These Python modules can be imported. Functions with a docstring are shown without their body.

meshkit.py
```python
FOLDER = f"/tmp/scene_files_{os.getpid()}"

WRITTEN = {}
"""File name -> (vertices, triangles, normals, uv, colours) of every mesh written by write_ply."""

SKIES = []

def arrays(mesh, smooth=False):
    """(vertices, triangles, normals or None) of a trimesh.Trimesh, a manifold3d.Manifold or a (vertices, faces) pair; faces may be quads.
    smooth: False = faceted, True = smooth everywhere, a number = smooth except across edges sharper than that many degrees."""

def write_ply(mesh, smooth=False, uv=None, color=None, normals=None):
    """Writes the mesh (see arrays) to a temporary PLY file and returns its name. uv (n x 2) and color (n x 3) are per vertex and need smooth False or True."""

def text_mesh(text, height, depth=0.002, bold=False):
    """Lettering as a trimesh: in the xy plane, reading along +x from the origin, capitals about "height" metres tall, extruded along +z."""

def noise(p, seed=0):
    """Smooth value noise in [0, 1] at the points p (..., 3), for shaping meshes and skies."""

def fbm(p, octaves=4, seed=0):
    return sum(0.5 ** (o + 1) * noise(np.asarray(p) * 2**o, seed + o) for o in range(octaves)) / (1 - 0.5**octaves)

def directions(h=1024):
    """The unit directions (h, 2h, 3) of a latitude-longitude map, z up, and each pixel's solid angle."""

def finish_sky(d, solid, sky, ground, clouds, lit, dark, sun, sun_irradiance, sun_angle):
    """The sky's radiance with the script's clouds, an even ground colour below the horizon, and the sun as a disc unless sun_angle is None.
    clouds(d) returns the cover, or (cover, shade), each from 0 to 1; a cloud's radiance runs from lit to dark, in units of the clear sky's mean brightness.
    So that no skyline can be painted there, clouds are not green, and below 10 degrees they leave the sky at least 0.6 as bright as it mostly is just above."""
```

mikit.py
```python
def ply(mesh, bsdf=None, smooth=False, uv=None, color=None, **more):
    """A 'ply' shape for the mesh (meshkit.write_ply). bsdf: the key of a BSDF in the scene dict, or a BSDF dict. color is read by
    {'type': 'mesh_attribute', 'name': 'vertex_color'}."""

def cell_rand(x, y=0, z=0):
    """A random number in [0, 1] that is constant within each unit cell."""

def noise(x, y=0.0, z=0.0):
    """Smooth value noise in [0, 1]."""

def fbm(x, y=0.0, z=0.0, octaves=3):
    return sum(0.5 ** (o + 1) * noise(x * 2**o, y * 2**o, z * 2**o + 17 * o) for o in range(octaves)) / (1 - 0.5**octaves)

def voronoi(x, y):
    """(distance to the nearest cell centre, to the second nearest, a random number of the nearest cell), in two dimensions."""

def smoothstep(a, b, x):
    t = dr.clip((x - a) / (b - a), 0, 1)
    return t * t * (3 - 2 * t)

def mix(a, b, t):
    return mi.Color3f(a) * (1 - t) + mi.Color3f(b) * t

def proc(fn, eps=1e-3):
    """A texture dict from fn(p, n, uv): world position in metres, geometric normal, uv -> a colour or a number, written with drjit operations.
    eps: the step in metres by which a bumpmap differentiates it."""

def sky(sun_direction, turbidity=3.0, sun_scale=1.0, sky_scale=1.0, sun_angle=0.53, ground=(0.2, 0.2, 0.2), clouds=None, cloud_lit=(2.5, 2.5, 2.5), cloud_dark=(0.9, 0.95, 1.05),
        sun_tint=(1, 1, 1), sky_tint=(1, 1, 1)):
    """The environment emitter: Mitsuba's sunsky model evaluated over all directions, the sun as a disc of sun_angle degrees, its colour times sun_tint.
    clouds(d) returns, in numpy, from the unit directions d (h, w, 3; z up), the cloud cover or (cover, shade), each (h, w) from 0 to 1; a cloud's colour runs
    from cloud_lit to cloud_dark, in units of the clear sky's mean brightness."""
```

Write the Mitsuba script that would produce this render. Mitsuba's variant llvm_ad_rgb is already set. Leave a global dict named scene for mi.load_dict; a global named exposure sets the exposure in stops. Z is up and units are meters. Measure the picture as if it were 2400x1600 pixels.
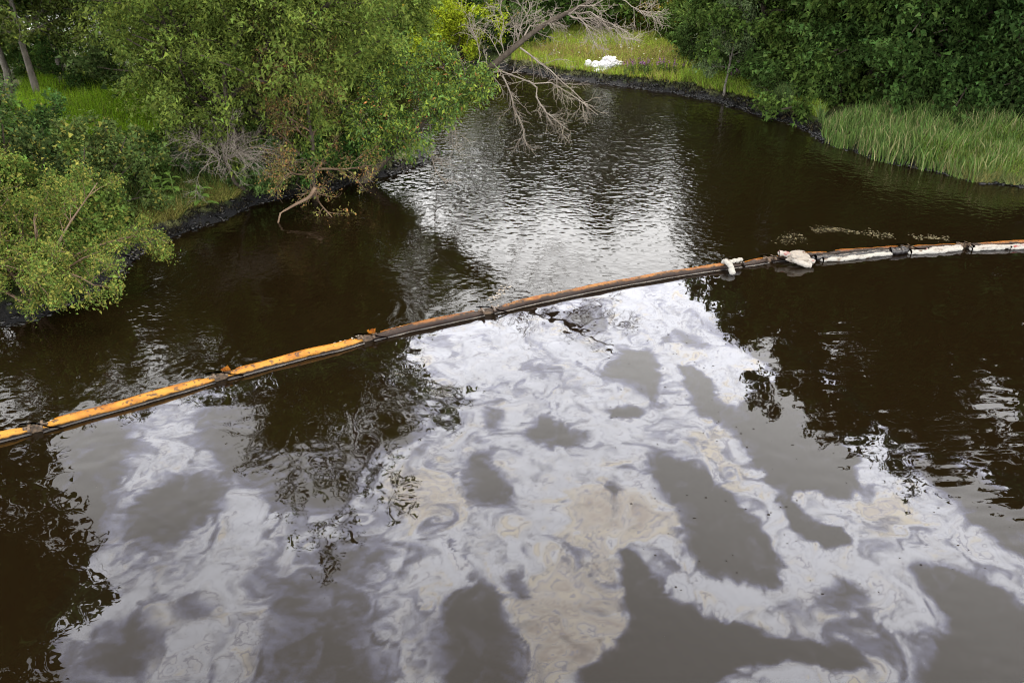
import math
import numpy as np
import trimesh, shapely
from scipy import ndimage
import drjit as dr
import mitsuba as mi
import mikit, meshkit
from mikit import proc, noise, fbm, smoothstep, mix

T = mi.ScalarTransform4f
scene, labels = {}, {}

# ------------------------------------------------------------------ camera, sky, exposure
exposure = 3.0
EYE, PITCH = np.array([0.0, 0.0, 10.0]), math.radians(29.0)
scene['camera'] = {'type': 'perspective', 'fov': 65.0, 'fov_axis': 'x', 'near_clip': 0.1, 'far_clip': 2000.0,
                   'to_world': T().look_at(origin=[0, 0, 10.0], target=[0, math.cos(PITCH), 10.0 - math.sin(PITCH)], up=[0, 0, 1])}


def overcast(d):
    """Broken bright overcast: full cover, darker overhead than towards the horizon."""
    q = d / np.maximum(d[..., 2:3], 0.12)
    n = meshkit.fbm(np.stack([q[..., 0] * 0.55 + 3.1, q[..., 1] * 0.55 + 1.7, q[..., 2] * 0], -1), 4, 5)
    el = np.degrees(np.arcsin(np.clip(d[..., 2], 0, 1)))
    shade = np.clip(0.22 + (n - 0.5) * 1.3 + 0.62 * np.clip((el - 22) / 26, 0, 1), 0, 1)
    return np.ones(d.shape[:2]), shade


scene['sky'] = mikit.sky((0.45, 0.05, 0.89), turbidity=3, sun_scale=0.16, sun_angle=16, ground=(0.06, 0.07, 0.05), clouds=overcast,
                         cloud_lit=(9.6, 9.5, 9.4), cloud_dark=(2.65, 2.62, 2.63), sun_tint=(1, 0.96, 0.88))

# ------------------------------------------------------------------ helpers
def taken(key):
    return key in labels or any(k == key or k.startswith(key + '__') for k in scene)


def numbered(name):
    if not taken(name):
        return name
    i = 1
    while taken(f'{name}_{i:03d}'):
        i += 1
    return f'{name}_{i:03d}'


def add(name, mesh, bsdf, parent=None, smooth=False, color=None, uv=None):
    key = numbered(f'{parent}__{name}' if parent else name)
    scene[key] = mikit.ply(mesh, bsdf, smooth=smooth, color=color, uv=uv)
    return key


def thing(name, label, cat, group=None, kind=None):
    key = numbered(name)
    labels[key] = {'label': label, 'category': cat}
    if group:
        labels[key]['group'] = group
    if kind:
        labels[key]['kind'] = kind
    return key


def tag(key, label, cat=None, group=None, kind=None):
    labels[key] = {k: v for k, v in (('label', label), ('category', cat), ('group', group), ('kind', kind)) if v}
    return key


def norm(a):
    return a / np.maximum(np.linalg.norm(a, axis=-1, keepdims=True), 1e-9)


def tubes(P, R, s):
    """Many tapered tubes at once: P (n, k, 3), R (n, k), s sides."""
    n, k, _ = P.shape
    t = norm(np.gradient(P, axis=1))
    ref = np.where(np.abs(t[..., 2:]) < 0.8, [0.0, 0, 1], [1.0, 0, 0])
    a = norm(np.cross(t, ref))
    b = np.cross(t, a)
    an = np.arange(s) * 2 * np.pi / s
    v = P[:, :, None] + R[..., None, None] * (np.cos(an)[:, None] * a[:, :, None] + np.sin(an)[:, None] * b[:, :, None])
    i, j, l = np.meshgrid(np.arange(n), np.arange(k - 1), np.arange(s), indexing='ij')
    base, l2 = (i * k + j) * s, (l + 1) % s
    f = np.stack([base + l, base + l2, base + s + l2, base + s + l], -1).reshape(-1, 4)
    return v.reshape(-1, 3), np.vstack([f[:, [0, 1, 2]], f[:, [0, 2, 3]]])


def join(parts):
    vs, fs, o = [], [], 0
    for v, f in parts:
        vs.append(v); fs.append(np.asarray(f) + o); o += len(v)
    return np.vstack(vs), np.vstack(fs)


def resample(pts, k):
    p = np.asarray(pts, float)
    c = np.r_[0, np.cumsum(np.linalg.norm(np.diff(p, axis=0), axis=1))]
    u = np.linspace(0, c[-1], k)
    return np.stack([np.interp(u, c, p[:, a]) for a in range(p.shape[1])], 1)


def smooth_line(pts, k, w=2.0):
    p = resample(pts, max(4 * k, 60))
    q = ndimage.gaussian_filter1d(p, w * len(p) / 60, axis=0, mode='nearest')
    q[0], q[-1] = p[0], p[-1]
    return resample(q, k)


def sprout(rng, P, R, n, t0, t1, L, ang, wob, trop, k, rr=0.6, tip=0.3, fall=0.5, rmin=0.006, pw=1.0):
    """n child branches from every parent polyline."""
    nb, kk, _ = P.shape
    par = np.repeat(np.arange(nb), n)
    t = t0 + (t1 - t0) * rng.random(len(par)) ** pw
    f = t * (kk - 1)
    i = np.minimum(f.astype(int), kk - 2)
    w = (f - i)[:, None]
    s = P[par, i] * (1 - w) + P[par, i + 1] * w
    tan = norm(P[par, i + 1] - P[par, i])
    r = np.maximum((R[par, i] * (1 - w[:, 0]) + R[par, i + 1] * w[:, 0]) * rr, rmin)
    ln = L * (1 - fall * t) * rng.uniform(0.65, 1.3, len(par))
    perp = rng.normal(size=(len(par), 3))
    perp = norm(perp - (perp * tan).sum(1, keepdims=True) * tan)
    a = (np.radians(ang) * rng.uniform(0.6, 1.25, len(par)))[:, None]
    d = norm(tan * np.cos(a) + perp * np.sin(a))
    pts = [s]
    for _ in range(k - 1):
        d = norm(d + rng.normal(0, wob, d.shape) + np.asarray(trop))
        s = s + d * (ln / (k - 1))[:, None]
        pts.append(s)
    return np.stack(pts, 1), r[:, None] * np.linspace(1, tip, k)


def foliage(rng, P, n, size, spread, droop, col, var=0.25, flat=1.0, accent=None, part=0.0, t0=0.15, fold=0.12, tri=False):
    """n folded diamond leaves scattered along the twigs P; returns vertices, triangles, colours."""
    nb, k, _ = P.shape
    tw = rng.integers(0, nb, n)
    f = rng.uniform(t0, 1, n) ** 0.8 * (k - 1)
    i = np.minimum(f.astype(int), k - 2)
    w = (f - i)[:, None]
    c = P[tw, i] * (1 - w) + P[tw, i + 1] * w + rng.normal(0, 1, (n, 3)) * spread
    tan = norm(P[tw, i + 1] - P[tw, i])
    d = norm(tan * 0.6 + rng.normal(0, 0.7, (n, 3)) + np.array([0, 0, -droop]))
    up = norm(rng.normal(0, 0.55, (n, 3)) + np.array([0, 0, flat]))
    side = norm(np.cross(d, up))
    up = np.cross(side, d)
    sc = np.clip(np.exp(rng.normal(-0.04, 0.33, n)), 0.4, 2.0)[:, None]
    l, wd = size[0] * sc, size[1] * sc
    if tri:
        v = np.stack([c - d * l / 2 + side * wd * 0.55, c - d * l / 2 - side * wd * 0.55, c + d * l / 2], 1)
    else:
        v = np.stack([c - d * l / 2, c + side * wd / 2 + up * wd * fold, c + d * l / 2, c - side * wd / 2 + up * wd * fold], 1)
    m = v.shape[1]
    b = np.arange(n)[:, None] * m
    fc = b + [0, 1, 2] if tri else np.vstack([b + [0, 1, 2], b + [0, 2, 3]])
    twigtone = np.exp(rng.normal(0, var * 1.05, (nb, 1)))[tw]
    colr = np.asarray(col)[None] * np.clip(rng.normal(1, var, (n, 1)) * twigtone, 0.35, 1.9)
    colr = colr * (1 + rng.normal(0, 0.06, (n, 3)))
    if accent is not None:
        pick = rng.random(n) < part
        colr[pick] = np.asarray(accent) * rng.uniform(0.7, 1.3, (pick.sum(), 1))
    return v.reshape(-1, 3), fc, np.clip(np.repeat(colr, m, 0), 0.004, 0.8)


TONE = 0.92


def leaf_mesh(name, parts, parent, bsdf='leaf'):
    vs, fs, cs, o = [], [], [], 0
    for v, f, c in parts:
        vs.append(v); fs.append(f + o); cs.append(c); o += len(v)
    return add(name, (np.vstack(vs), np.vstack(fs)), bsdf, parent, color=np.vstack(cs) * TONE)


# ------------------------------------------------------------------ materials
scene['leaf'] = {'type': 'principledthin', 'base_color': {'type': 'mesh_attribute', 'name': 'vertex_color'}, 'roughness': 0.55, 'diff_trans': 0.5, 'eta': 1.4}
scene['bark'] = {'type': 'twosided', 'bsdf': {'type': 'diffuse', 'reflectance': proc(lambda p, n, uv: mix((0.03, 0.024, 0.019), (0.09, 0.075, 0.06), fbm(p.x * 9, p.y * 9, p.z * 4)))}}
scene['grey_bark'] = {'type': 'twosided', 'bsdf': {'type': 'diffuse', 'reflectance': proc(lambda p, n, uv: mix((0.09, 0.08, 0.07), (0.22, 0.2, 0.175), fbm(p.x * 7, p.y * 7, p.z * 3)))}}
scene['dead_wood'] = {'type': 'twosided', 'bsdf': {'type': 'diffuse', 'reflectance': proc(lambda p, n, uv: mix((0.11, 0.09, 0.075), (0.3, 0.265, 0.225), fbm(p.x * 3, p.y * 3, p.z * 3)))}}
scene['twig_wood'] = {'type': 'twosided', 'bsdf': {'type': 'diffuse', 'reflectance': proc(lambda p, n, uv: mix((0.08, 0.052, 0.036), (0.2, 0.145, 0.1), noise(p.x * 3, p.y * 3, p.z * 3)))}}


def ground_color(p, n, uv):
    g = fbm(p.x * 0.6, p.y * 0.6, 0.0, 4)
    f = fbm(p.x * 5, p.y * 5, 1.0, 3)
    soil = mix((0.03, 0.042, 0.011), (0.07, 0.075, 0.026), smoothstep(0.35, 0.65, g))
    soil = soil * (0.5 + f)
    edge = smoothstep(0.16, 0.36, p.z + (f - 0.5) * 0.3)
    return mix((0.006, 0.006, 0.007), soil, edge)


scene['ground_soil'] = {'type': 'principled', 'base_color': proc(ground_color), 'roughness': 0.75, 'specular': 0.3}
scene['oily_mud'] = {'type': 'twosided', 'bsdf': {'type': 'principled', 'base_color': proc(lambda p, n, uv: mix((0.003, 0.003, 0.0035), (0.02, 0.016, 0.012), smoothstep(0.5, 0.8, fbm(p.x * 4, p.y * 4, p.z * 4)))), 'roughness': 0.38, 'specular': 0.5}}

# ------------------------------------------------------------------ terrain and river outlines (metres)
LEFT_SHORE = [(-60, -20), (-34, 4), (-22, 13), (-17, 16.5)] + [(-13.84, 18.69), (-12.87, 19.43), (-12.17, 20.68), (-11.89, 22.31), (-11.86, 24.52), (-11.13, 25.58), (-10.21, 26.81), (-9.47, 28.46), (-8.14, 29.52), (-6.85, 30.45), (-5.83, 31.42), (-4.75, 32.39), (-3.91, 33.59)] + [(-3.4, 36), (-5.5, 40.5), (-9.5, 46.5), (-18, 53), (-30, 60), (-45, 67), (-120, 92)]
RIGHT_SHORE = [(-120, 128), (-45, 84), (-25, 71), (-9.6, 62), (-3, 57)] + [(0.0, 54.63), (2.67, 51.96), (5.67, 50.01), (7.6, 49.03), (9.83, 47.39), (11.73, 45.0), (12.65, 43.1), (13.82, 40.99), (14.39, 38.73), (14.87, 36.61), (15.77, 34.42), (16.99, 32.98), (18.21, 31.81), (20.05, 30.45)] + [(24, 28.5), (31, 23), (42, 10), (60, -20)]
left_land = shapely.Polygon(LEFT_SHORE + [(-400, 100), (-400, -20)])
right_land = shapely.Polygon(RIGHT_SHORE + [(400, -20), (400, 500), (-400, 500), (-400, 200)])


def wobble(xy):
    q = np.c_[xy, np.zeros(len(xy))]
    return xy + 0.9 * (np.stack([meshkit.fbm(q * 0.7, 3, 3), meshkit.fbm(q * 0.7, 3, 8)], 1) - 0.5)


def inland(xy):
    """Signed distance from the waterline, positive on land."""
    xy = wobble(np.asarray(xy, float))
    pt = shapely.points(xy)
    d = np.full(len(xy), -1e9)
    for land in (left_land, right_land):
        b = shapely.distance(land.exterior, pt)
        d = np.maximum(d, np.where(shapely.contains(land, pt), b, -b))
    return d


def height(xy):
    s = inland(xy)
    q = np.c_[np.asarray(xy, float), np.zeros(len(xy))]
    st = lambda a, b: (lambda t: t * t * (3 - 2 * t))(np.clip((s - a) / (b - a), 0, 1))
    z = -0.7 + 0.75 * st(-1.2, 0.1) + 0.4 * st(0.1, 0.9) + 0.4 * st(0.9, 5) + 0.5 * st(5, 30)
    return z + (meshkit.fbm(q * 0.8, 3, 2) - 0.5) * 0.35 * st(0, 2) + (meshkit.fbm(q * 4, 2, 4) - 0.5) * 0.14 * st(-0.3, 0.3)


gx = np.r_[-400, -250, -150, -100, -75, -60, np.arange(-48, 36.1, 0.45), 45, 65, 90, 150, 250, 400]
gy = np.r_[-30, -10, 0, np.arange(12, 76, 0.45), 90, 100, 120, 160, 220, 300, 500]
GX, GY = np.meshgrid(gx, gy, indexing='ij')
gxy = np.stack([GX.ravel(), GY.ravel()], 1)
gz = height(gxy)
ia = np.arange(len(gx) * len(gy)).reshape(len(gx), len(gy))
gq = np.stack([ia[:-1, :-1], ia[1:, :-1], ia[1:, 1:], ia[:-1, 1:]], -1).reshape(-1, 4)
gq = gq[(gz[gq].max(1) > -0.6)]
tag(add('ground', (np.c_[gxy, gz], gq), 'ground_soil', smooth=True), 'low river banks of dark soil with a black oil stained edge', kind='structure')


def onland(rng, poly, n, dmin=0.3, dmax=99.0):
    """n random ground points (x, y, z) inside a polygon and on land."""
    poly = shapely.Polygon(poly)
    x0, y0, x1, y1 = poly.bounds
    out = np.zeros((0, 2))
    for _ in range(60):
        if len(out) >= n:
            break
        p = rng.uniform((x0, y0), (x1, y1), (n * 2, 2))
        p = p[shapely.contains_xy(poly, p[:, 0], p[:, 1])]
        s = inland(p)
        ragged = dmin + 0.9 * np.clip(meshkit.noise(np.c_[p * 1.1, p[:, :1] * 0], 17) - 0.45, 0, 1)
        out = np.vstack([out, p[(s > ragged) & (s < dmax)]])
    out = out[:n]
    return np.c_[out, height(out)]


# lumpy oil-black mud along both waterlines
def mud(shore, n, seed, xr):
    rng = np.random.default_rng(seed)
    line = np.array([p for p in shore if xr[0] < p[0] < xr[1] and p[1] > 10])
    p = resample(line, n) + rng.normal(0, 0.35, (n, 2))
    s = inland(p)
    p = p[(s > -0.25) & (s < 0.6)]
    ball = trimesh.creation.icosphere(0, 1.0)
    bv, bf = np.array(ball.vertices), np.array(ball.faces)
    parts = []
    z = height(p)
    for (x, y), h in zip(p, z):
        r = rng.uniform(0.02, 0.1)
        v = bv * (1 + rng.normal(0, 0.18, (len(bv), 1))) * np.array([rng.uniform(0.8, 2.2), rng.uniform(0.7, 1.3), rng.uniform(0.4, 0.8)]) * r
        a = rng.uniform(0, 6.28)
        v = v @ np.array([[math.cos(a), -math.sin(a), 0], [math.sin(a), math.cos(a), 0], [0, 0, 1]])
        parts.append((v + [x, y, max(h, -0.02)], bf))
    return join(parts)


tag(add('mud_bank', mud(LEFT_SHORE, 1200, 4, (-16, 0)), 'oily_mud', smooth=True), 'black oil soaked mud clods along the left waterline', kind='structure')
tag(add('mud_bank', mud(RIGHT_SHORE, 1900, 5, (-12, 24)), 'oily_mud', smooth=True), 'black oil soaked mud clods along the far and right waterline', kind='structure')

# ------------------------------------------------------------------ river with the oil film
BOOM = [(-12.98, 12.79), (-11.59, 13.42), (-10.73, 13.78), (-10.13, 14.09), (-8.57, 15.01), (-6.88, 16.2), (-5.35, 17.1), (-3.76, 18.15), (-2.26, 18.86), (-0.66, 19.61), (1.21, 20.55), (3.12, 21.42), (5.15, 22.24), (7.24, 22.89), (8.71, 23.39), (10.88, 23.81), (14.52, 24.31), (16.7, 24.49), (21.22, 24.98), (30.5, 25.8)]
boom_xy = np.array(BOOM)
FIT = [float(c) for c in np.polyfit(boom_xy[:, 0], boom_xy[:, 1], 4)]

THIN = [   # where the film is thin or gone: outline, softness in metres, strength
    ([(-7.21, 11.83), (-6.55, 12.75), (-5.81, 12.61), (-5.52, 12.21), (-5.57, 11.34), (-6.07, 10.55), (-6.64, 10.45), (-7.1, 11.0)], 0.16, 0.95),
    ([(-3.37, 10.77), (-2.57, 11.11), (-2.18, 10.55), (-2.29, 9.74), (-2.81, 9.45), (-3.32, 9.84)], 0.2, 0.8),
    ([(-4.32, 10.55), (-3.68, 10.14), (-3.22, 9.36), (-2.22, 9.27), (-2.08, 8.83), (-2.51, 8.58), (-1.78, 8.1), (-1.82, 7.44), (-3.54, 7.44), (-3.85, 8.33), (-3.79, 8.83), (-3.88, 9.74)], 0.2, 0.85),
    ([(-6.38, 9.0), (-5.8, 9.09), (-5.36, 8.49), (-5.5, 8.02), (-6.07, 7.87), (-6.48, 8.33), (-6.4, 8.74)], 0.18, 0.7),
    ([(-5.51, 9.45), (-5.19, 9.55), (-4.71, 9.18), (-4.97, 8.91), (-5.38, 9.09)], 0.15, 0.5),
    ([(-1.23, 9.18), (-0.84, 9.74), (-0.41, 9.74), (-0.04, 9.18), (0.09, 8.49), (0.21, 7.8), (0.09, 7.3), (-0.95, 7.3), (-1.08, 8.18)], 0.13, 1.0),
    ([(-0.19, 9.93), (0.1, 10.03), (0.35, 9.64), (0.17, 9.32), (-0.11, 9.55)], 0.09, 0.8),
    ([(-0.84, 13.03), (-0.41, 13.47), (-0.14, 12.75), (0.2, 12.08), (0.03, 11.64), (-0.54, 11.58), (-0.96, 11.95)], 0.17, 0.85),
    ([(0.13, 14.09), (0.8, 14.66), (1.35, 14.25), (1.79, 13.93), (1.49, 13.62), (0.76, 13.47)], 0.12, 0.9),
    ([(2.08, 15.01), (2.68, 15.13), (3.03, 14.83), (2.8, 14.55), (2.23, 14.61)], 0.07, 1.0),
    ([(2.78, 17.57), (3.51, 17.68), (3.51, 16.61), (3.37, 15.64), (3.18, 15.18), (2.85, 15.64), (2.49, 16.02), (2.02, 16.41), (2.49, 16.92)], 0.1, 1.0),
    ([(2.59, 13.18), (3.12, 13.3), (3.53, 13.07), (3.86, 12.59), (4.17, 12.06), (4.34, 11.44), (4.5, 10.97), (4.69, 10.53), (4.69, 10.11), (4.5, 9.77), (4.13, 9.62), (3.81, 9.77), (3.39, 9.87), (3.14, 10.06), (3.02, 10.43), (3.08, 11.14), (3.02, 11.68), (2.91, 12.25), (2.78, 12.79)], 0.06, 1.0),
    ([(1.9, 10.53), (2.09, 10.51), (2.25, 10.1), (2.47, 9.67), (2.69, 9.3), (3.12, 9.08), (3.63, 8.95), (4.07, 8.72), (4.52, 8.56), (5.02, 8.6), (5.26, 8.52), (5.27, 8.28), (5.36, 8.16), (5.13, 8.0), (4.67, 8.05), (4.21, 8.12), (3.56, 8.12), (3.2, 7.97), (2.73, 7.53), (1.03, 7.53), (1.09, 8.01), (1.37, 8.24), (1.63, 8.48), (1.7, 8.86), (1.87, 9.07), (1.82, 9.53), (1.81, 10.01)], 0.05, 1.0),
    ([(6.7, 21.44), (7.31, 20.43), (6.93, 17.9), (7.39, 16.02), (7.85, 14.33), (6.82, 13.93), (7.03, 13.03), (6.86, 12.48), (6.33, 11.83), (5.63, 12.08), (5.05, 11.83), (4.74, 13.93), (4.42, 14.58), (4.08, 14.75), (4.05, 15.64), (4.02, 16.86), (4.49, 16.82), (4.78, 16.21), (4.71, 15.46), (4.96, 14.83), (5.43, 15.55), (6.28, 16.21), (6.27, 16.92), (5.87, 17.68), (5.77, 18.61), (6.58, 19.1)], 0.07, 1.0),
    ([(5.77, 20.15), (6.79, 19.88), (6.53, 17.68), (6.03, 17.03), (5.43, 18.13), (4.9, 18.85)], 0.2, 0.6),
    ([(1.75, 12.15), (2.07, 12.37), (2.25, 12.15), (2.03, 11.98)], 0.05, 1.0),
    ([(1.91, 12.48), (2.13, 12.54), (2.16, 12.41), (1.94, 12.37)], 0.04, 0.7),
    ([(5.09, 11.95), (5.38, 11.83), (5.55, 11.34), (5.91, 11.0), (6.0, 10.61), (5.5, 10.5), (5.15, 10.83), (4.99, 11.34), (4.89, 11.83)], 0.06, 1.0),
    ([(5.31, 9.93), (5.75, 9.93), (5.85, 9.45), (5.52, 9.13), (5.02, 9.09), (4.83, 9.36)], 0.09, 1.0),
    ([(4.29, 9.45), (4.8, 9.5), (4.67, 9.09), (4.28, 9.18)], 0.08, 0.8),
    ([(6.79, 10.14), (7.36, 10.24), (7.9, 9.84), (8.2, 9.18), (8.61, 8.83), (8.83, 8.33), (8.01, 7.03), (5.62, 7.03), (5.9, 7.8), (6.54, 8.49), (6.85, 9.0), (6.89, 9.55)], 0.12, 1.0),
    ([(7.96, 13.47), (9.01, 13.03), (9.38, 12.08), (10.04, 11.22), (9.44, 9.74), (8.57, 10.55), (8.35, 11.34), (8.14, 12.48)], 0.14, 0.95),
    ([(4.21, 18.85), (4.8, 18.37), (5.1, 17.68), (4.64, 17.57), (4.29, 18.02)], 0.1, 0.8),
    ([(1.49, 19.75), (2.51, 20.43), (2.61, 19.1), (2.2, 18.37), (1.43, 18.73)], 0.2, 0.75),
    ([(-0.74, 15.1), (-0.25, 14.92), (-0.24, 14.09), (-0.61, 14.09)], 0.12, 0.7),
    ([(0.15, 17.03), (1.2, 16.61), (1.75, 15.64), (1.24, 15.55), (0.45, 16.21)], 0.18, 0.6),
    ([(6.76, 22.22), (8.36, 23.21), (17.98, 23.56), (10.89, 12.08), (9.74, 12.75), (8.09, 13.77), (7.96, 15.1), (7.07, 18.37)], 0.12, 1.0),
    ([(2.44, 10.34), (2.72, 10.24), (2.86, 9.98), (2.61, 10.03)], 0.05, 0.9),
    ([(-1.48, 8.91), (-1.23, 9.18), (-1.03, 8.33), (-1.12, 7.87), (-1.53, 8.18)], 0.2, 0.5),
    ([(-7.07, 14.75), (-6.18, 15.64), (-3.95, 16.61), (-2.39, 15.83), (-1.76, 13.93), (-2.89, 13.18), (-3.13, 11.58), (-4.27, 11.58), (-5.64, 12.61), (-6.46, 13.77)], 0.12, 0.88),
    ([(-12.69, 13.93), (-9.3, 14.58), (-8.19, 14.41), (-7.65, 12.48), (-7.08, 10.77), (-7.4, 10.14), (-7.5, 9.18), (-9.31, 8.74)], 0.2, 0.9),
    ([(-7.5, 9.18), (-6.46, 7.87), (-6.34, 6.9), (-8.7, 6.9), (-10.96, 10.14)], 0.3, 0.9),
]
THICK = [  # brownish, thick film with fine swirls
    [(0.03, 9.18), (0.63, 10.24), (0.98, 11.22), (1.74, 10.88), (1.97, 10.24), (1.73, 8.83), (1.3, 7.87), (0.27, 7.44), (0.09, 8.33)],
    [(-2.55, 12.61), (-1.44, 12.75), (-0.77, 11.46), (-1.38, 11.0), (-2.38, 11.46)],
    [(1.04, 12.21), (2.24, 12.34), (2.93, 11.46), (2.5, 10.77), (1.11, 10.77)],
    [(3.6, 14.25), (4.28, 13.93), (4.64, 12.48), (4.23, 11.83), (3.79, 13.32)],
    [(6.55, 12.08), (7.49, 11.95), (7.16, 11.0), (6.33, 10.88)],
]

FX0, FY0, FS = -12.5, 6.4, 0.05
fx, fy = np.arange(601) * FS + FX0, np.arange(371) * FS + FY0
FX1, FY1 = float(fx[-1]), float(fy[-1])
WX, WY = np.meshgrid(fx, fy, indexing='ij')


def swirl(scale, seed, amount, steps):
    """Displacement of the film by eddies: positions traced back through a divergence-free flow."""
    q = np.stack([WX / scale, WY / scale, WX * 0 + seed], -1)
    psi = meshkit.noise(q, seed) + 0.5 * meshkit.noise(q * 2.1, seed + 1)
    vy, vx = np.gradient(psi, FS)
    vx, vy = vx * scale, -vy * scale
    I, J = np.meshgrid(np.arange(len(fx), dtype=float), np.arange(len(fy), dtype=float), indexing='ij')
    I0, J0 = I.copy(), J.copy()
    for _ in range(steps):
        a = ndimage.map_coordinates(vx, [I, J], order=1, mode='nearest')
        b = ndimage.map_coordinates(vy, [I, J], order=1, mode='nearest')
        I, J = I + a * amount / FS, J + b * amount / FS
    return (I - I0) * FS, (J - J0) * FS


d1, d2, d3 = swirl(1.7, 3, 0.08, 26), swirl(0.7, 9, 0.04, 34), swirl(0.25, 15, 0.012, 14)
DX, DY = 0.03 * d1[0] + 0.09 * d2[0] + 0.35 * d3[0], 0.03 * d1[1] + 0.09 * d2[1] + 0.35 * d3[1]
film = np.ones_like(WX)
feather = np.clip((meshkit.fbm(np.stack([WX * 0.55, WY * 0.55, WX * 0], -1), 2, 44) - 0.38) * 3.5, 0, 1)     # crisp rims here, frayed rims there
for poly, soft, strength in THIN:
    pg = shapely.Polygon(poly).buffer(0)
    m = shapely.contains_xy(pg, WX.ravel(), WY.ravel()).reshape(WX.shape).astype(float)
    crisp, frayed = ndimage.gaussian_filter(m, 0.7 * soft / FS), ndimage.gaussian_filter(m, 2.4 * soft / FS)
    m = crisp * (1 - feather) + (0.4 * crisp + 0.6 * frayed) * feather
    film *= 1 - strength * m
thick = np.zeros_like(WX)
for poly in THICK:
    m = shapely.contains_xy(shapely.Polygon(poly), WX.ravel(), WY.ravel()).reshape(WX.shape).astype(float)
    thick = np.maximum(thick, ndimage.gaussian_filter(m, 0.22 / FS))
at = [(WX + DX - FX0) / FS, (WY + DY - FY0) / FS]
film = ndimage.map_coordinates(film, at, order=1, mode='nearest')
thick = ndimage.map_coordinates(thick, at, order=1, mode='nearest')
QX, QY = WX + d1[0] + d2[0] + 0.4 * d3[0], WY + d1[1] + d2[1] + 0.4 * d3[1]
cloudy = meshkit.fbm(np.stack([QX * 1.1, QY * 1.1, QX * 0], -1), 4, 21)
film = film * np.clip(0.72 + 1.2 * (cloudy - 0.3), 0.4, 1)
below = np.polyval(FIT, WX) - WY          # metres downstream of the boom
film *= np.clip((below - 0.12) / 0.4, 0, 1)
edge_fade = np.clip((WX - FX0 - 0.2) / 1.6, 0, 1) * np.clip((FX1 - WX - 0.2) / 1.6, 0, 1) * np.clip((WY - FY0 - 0.1) / 1.0, 0, 1)
SX, SY = WX + 0.4 * d1[0] + 0.55 * d2[0] + 0.3 * d3[0], WY + 0.4 * d1[1] + 0.55 * d2[1] + 0.3 * d3[1]
streak = meshkit.fbm(np.stack([(SX + 0.18 * SY) * 3.4, SY * 0.95, SX * 0 + 9], -1), 3, 61)
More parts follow.
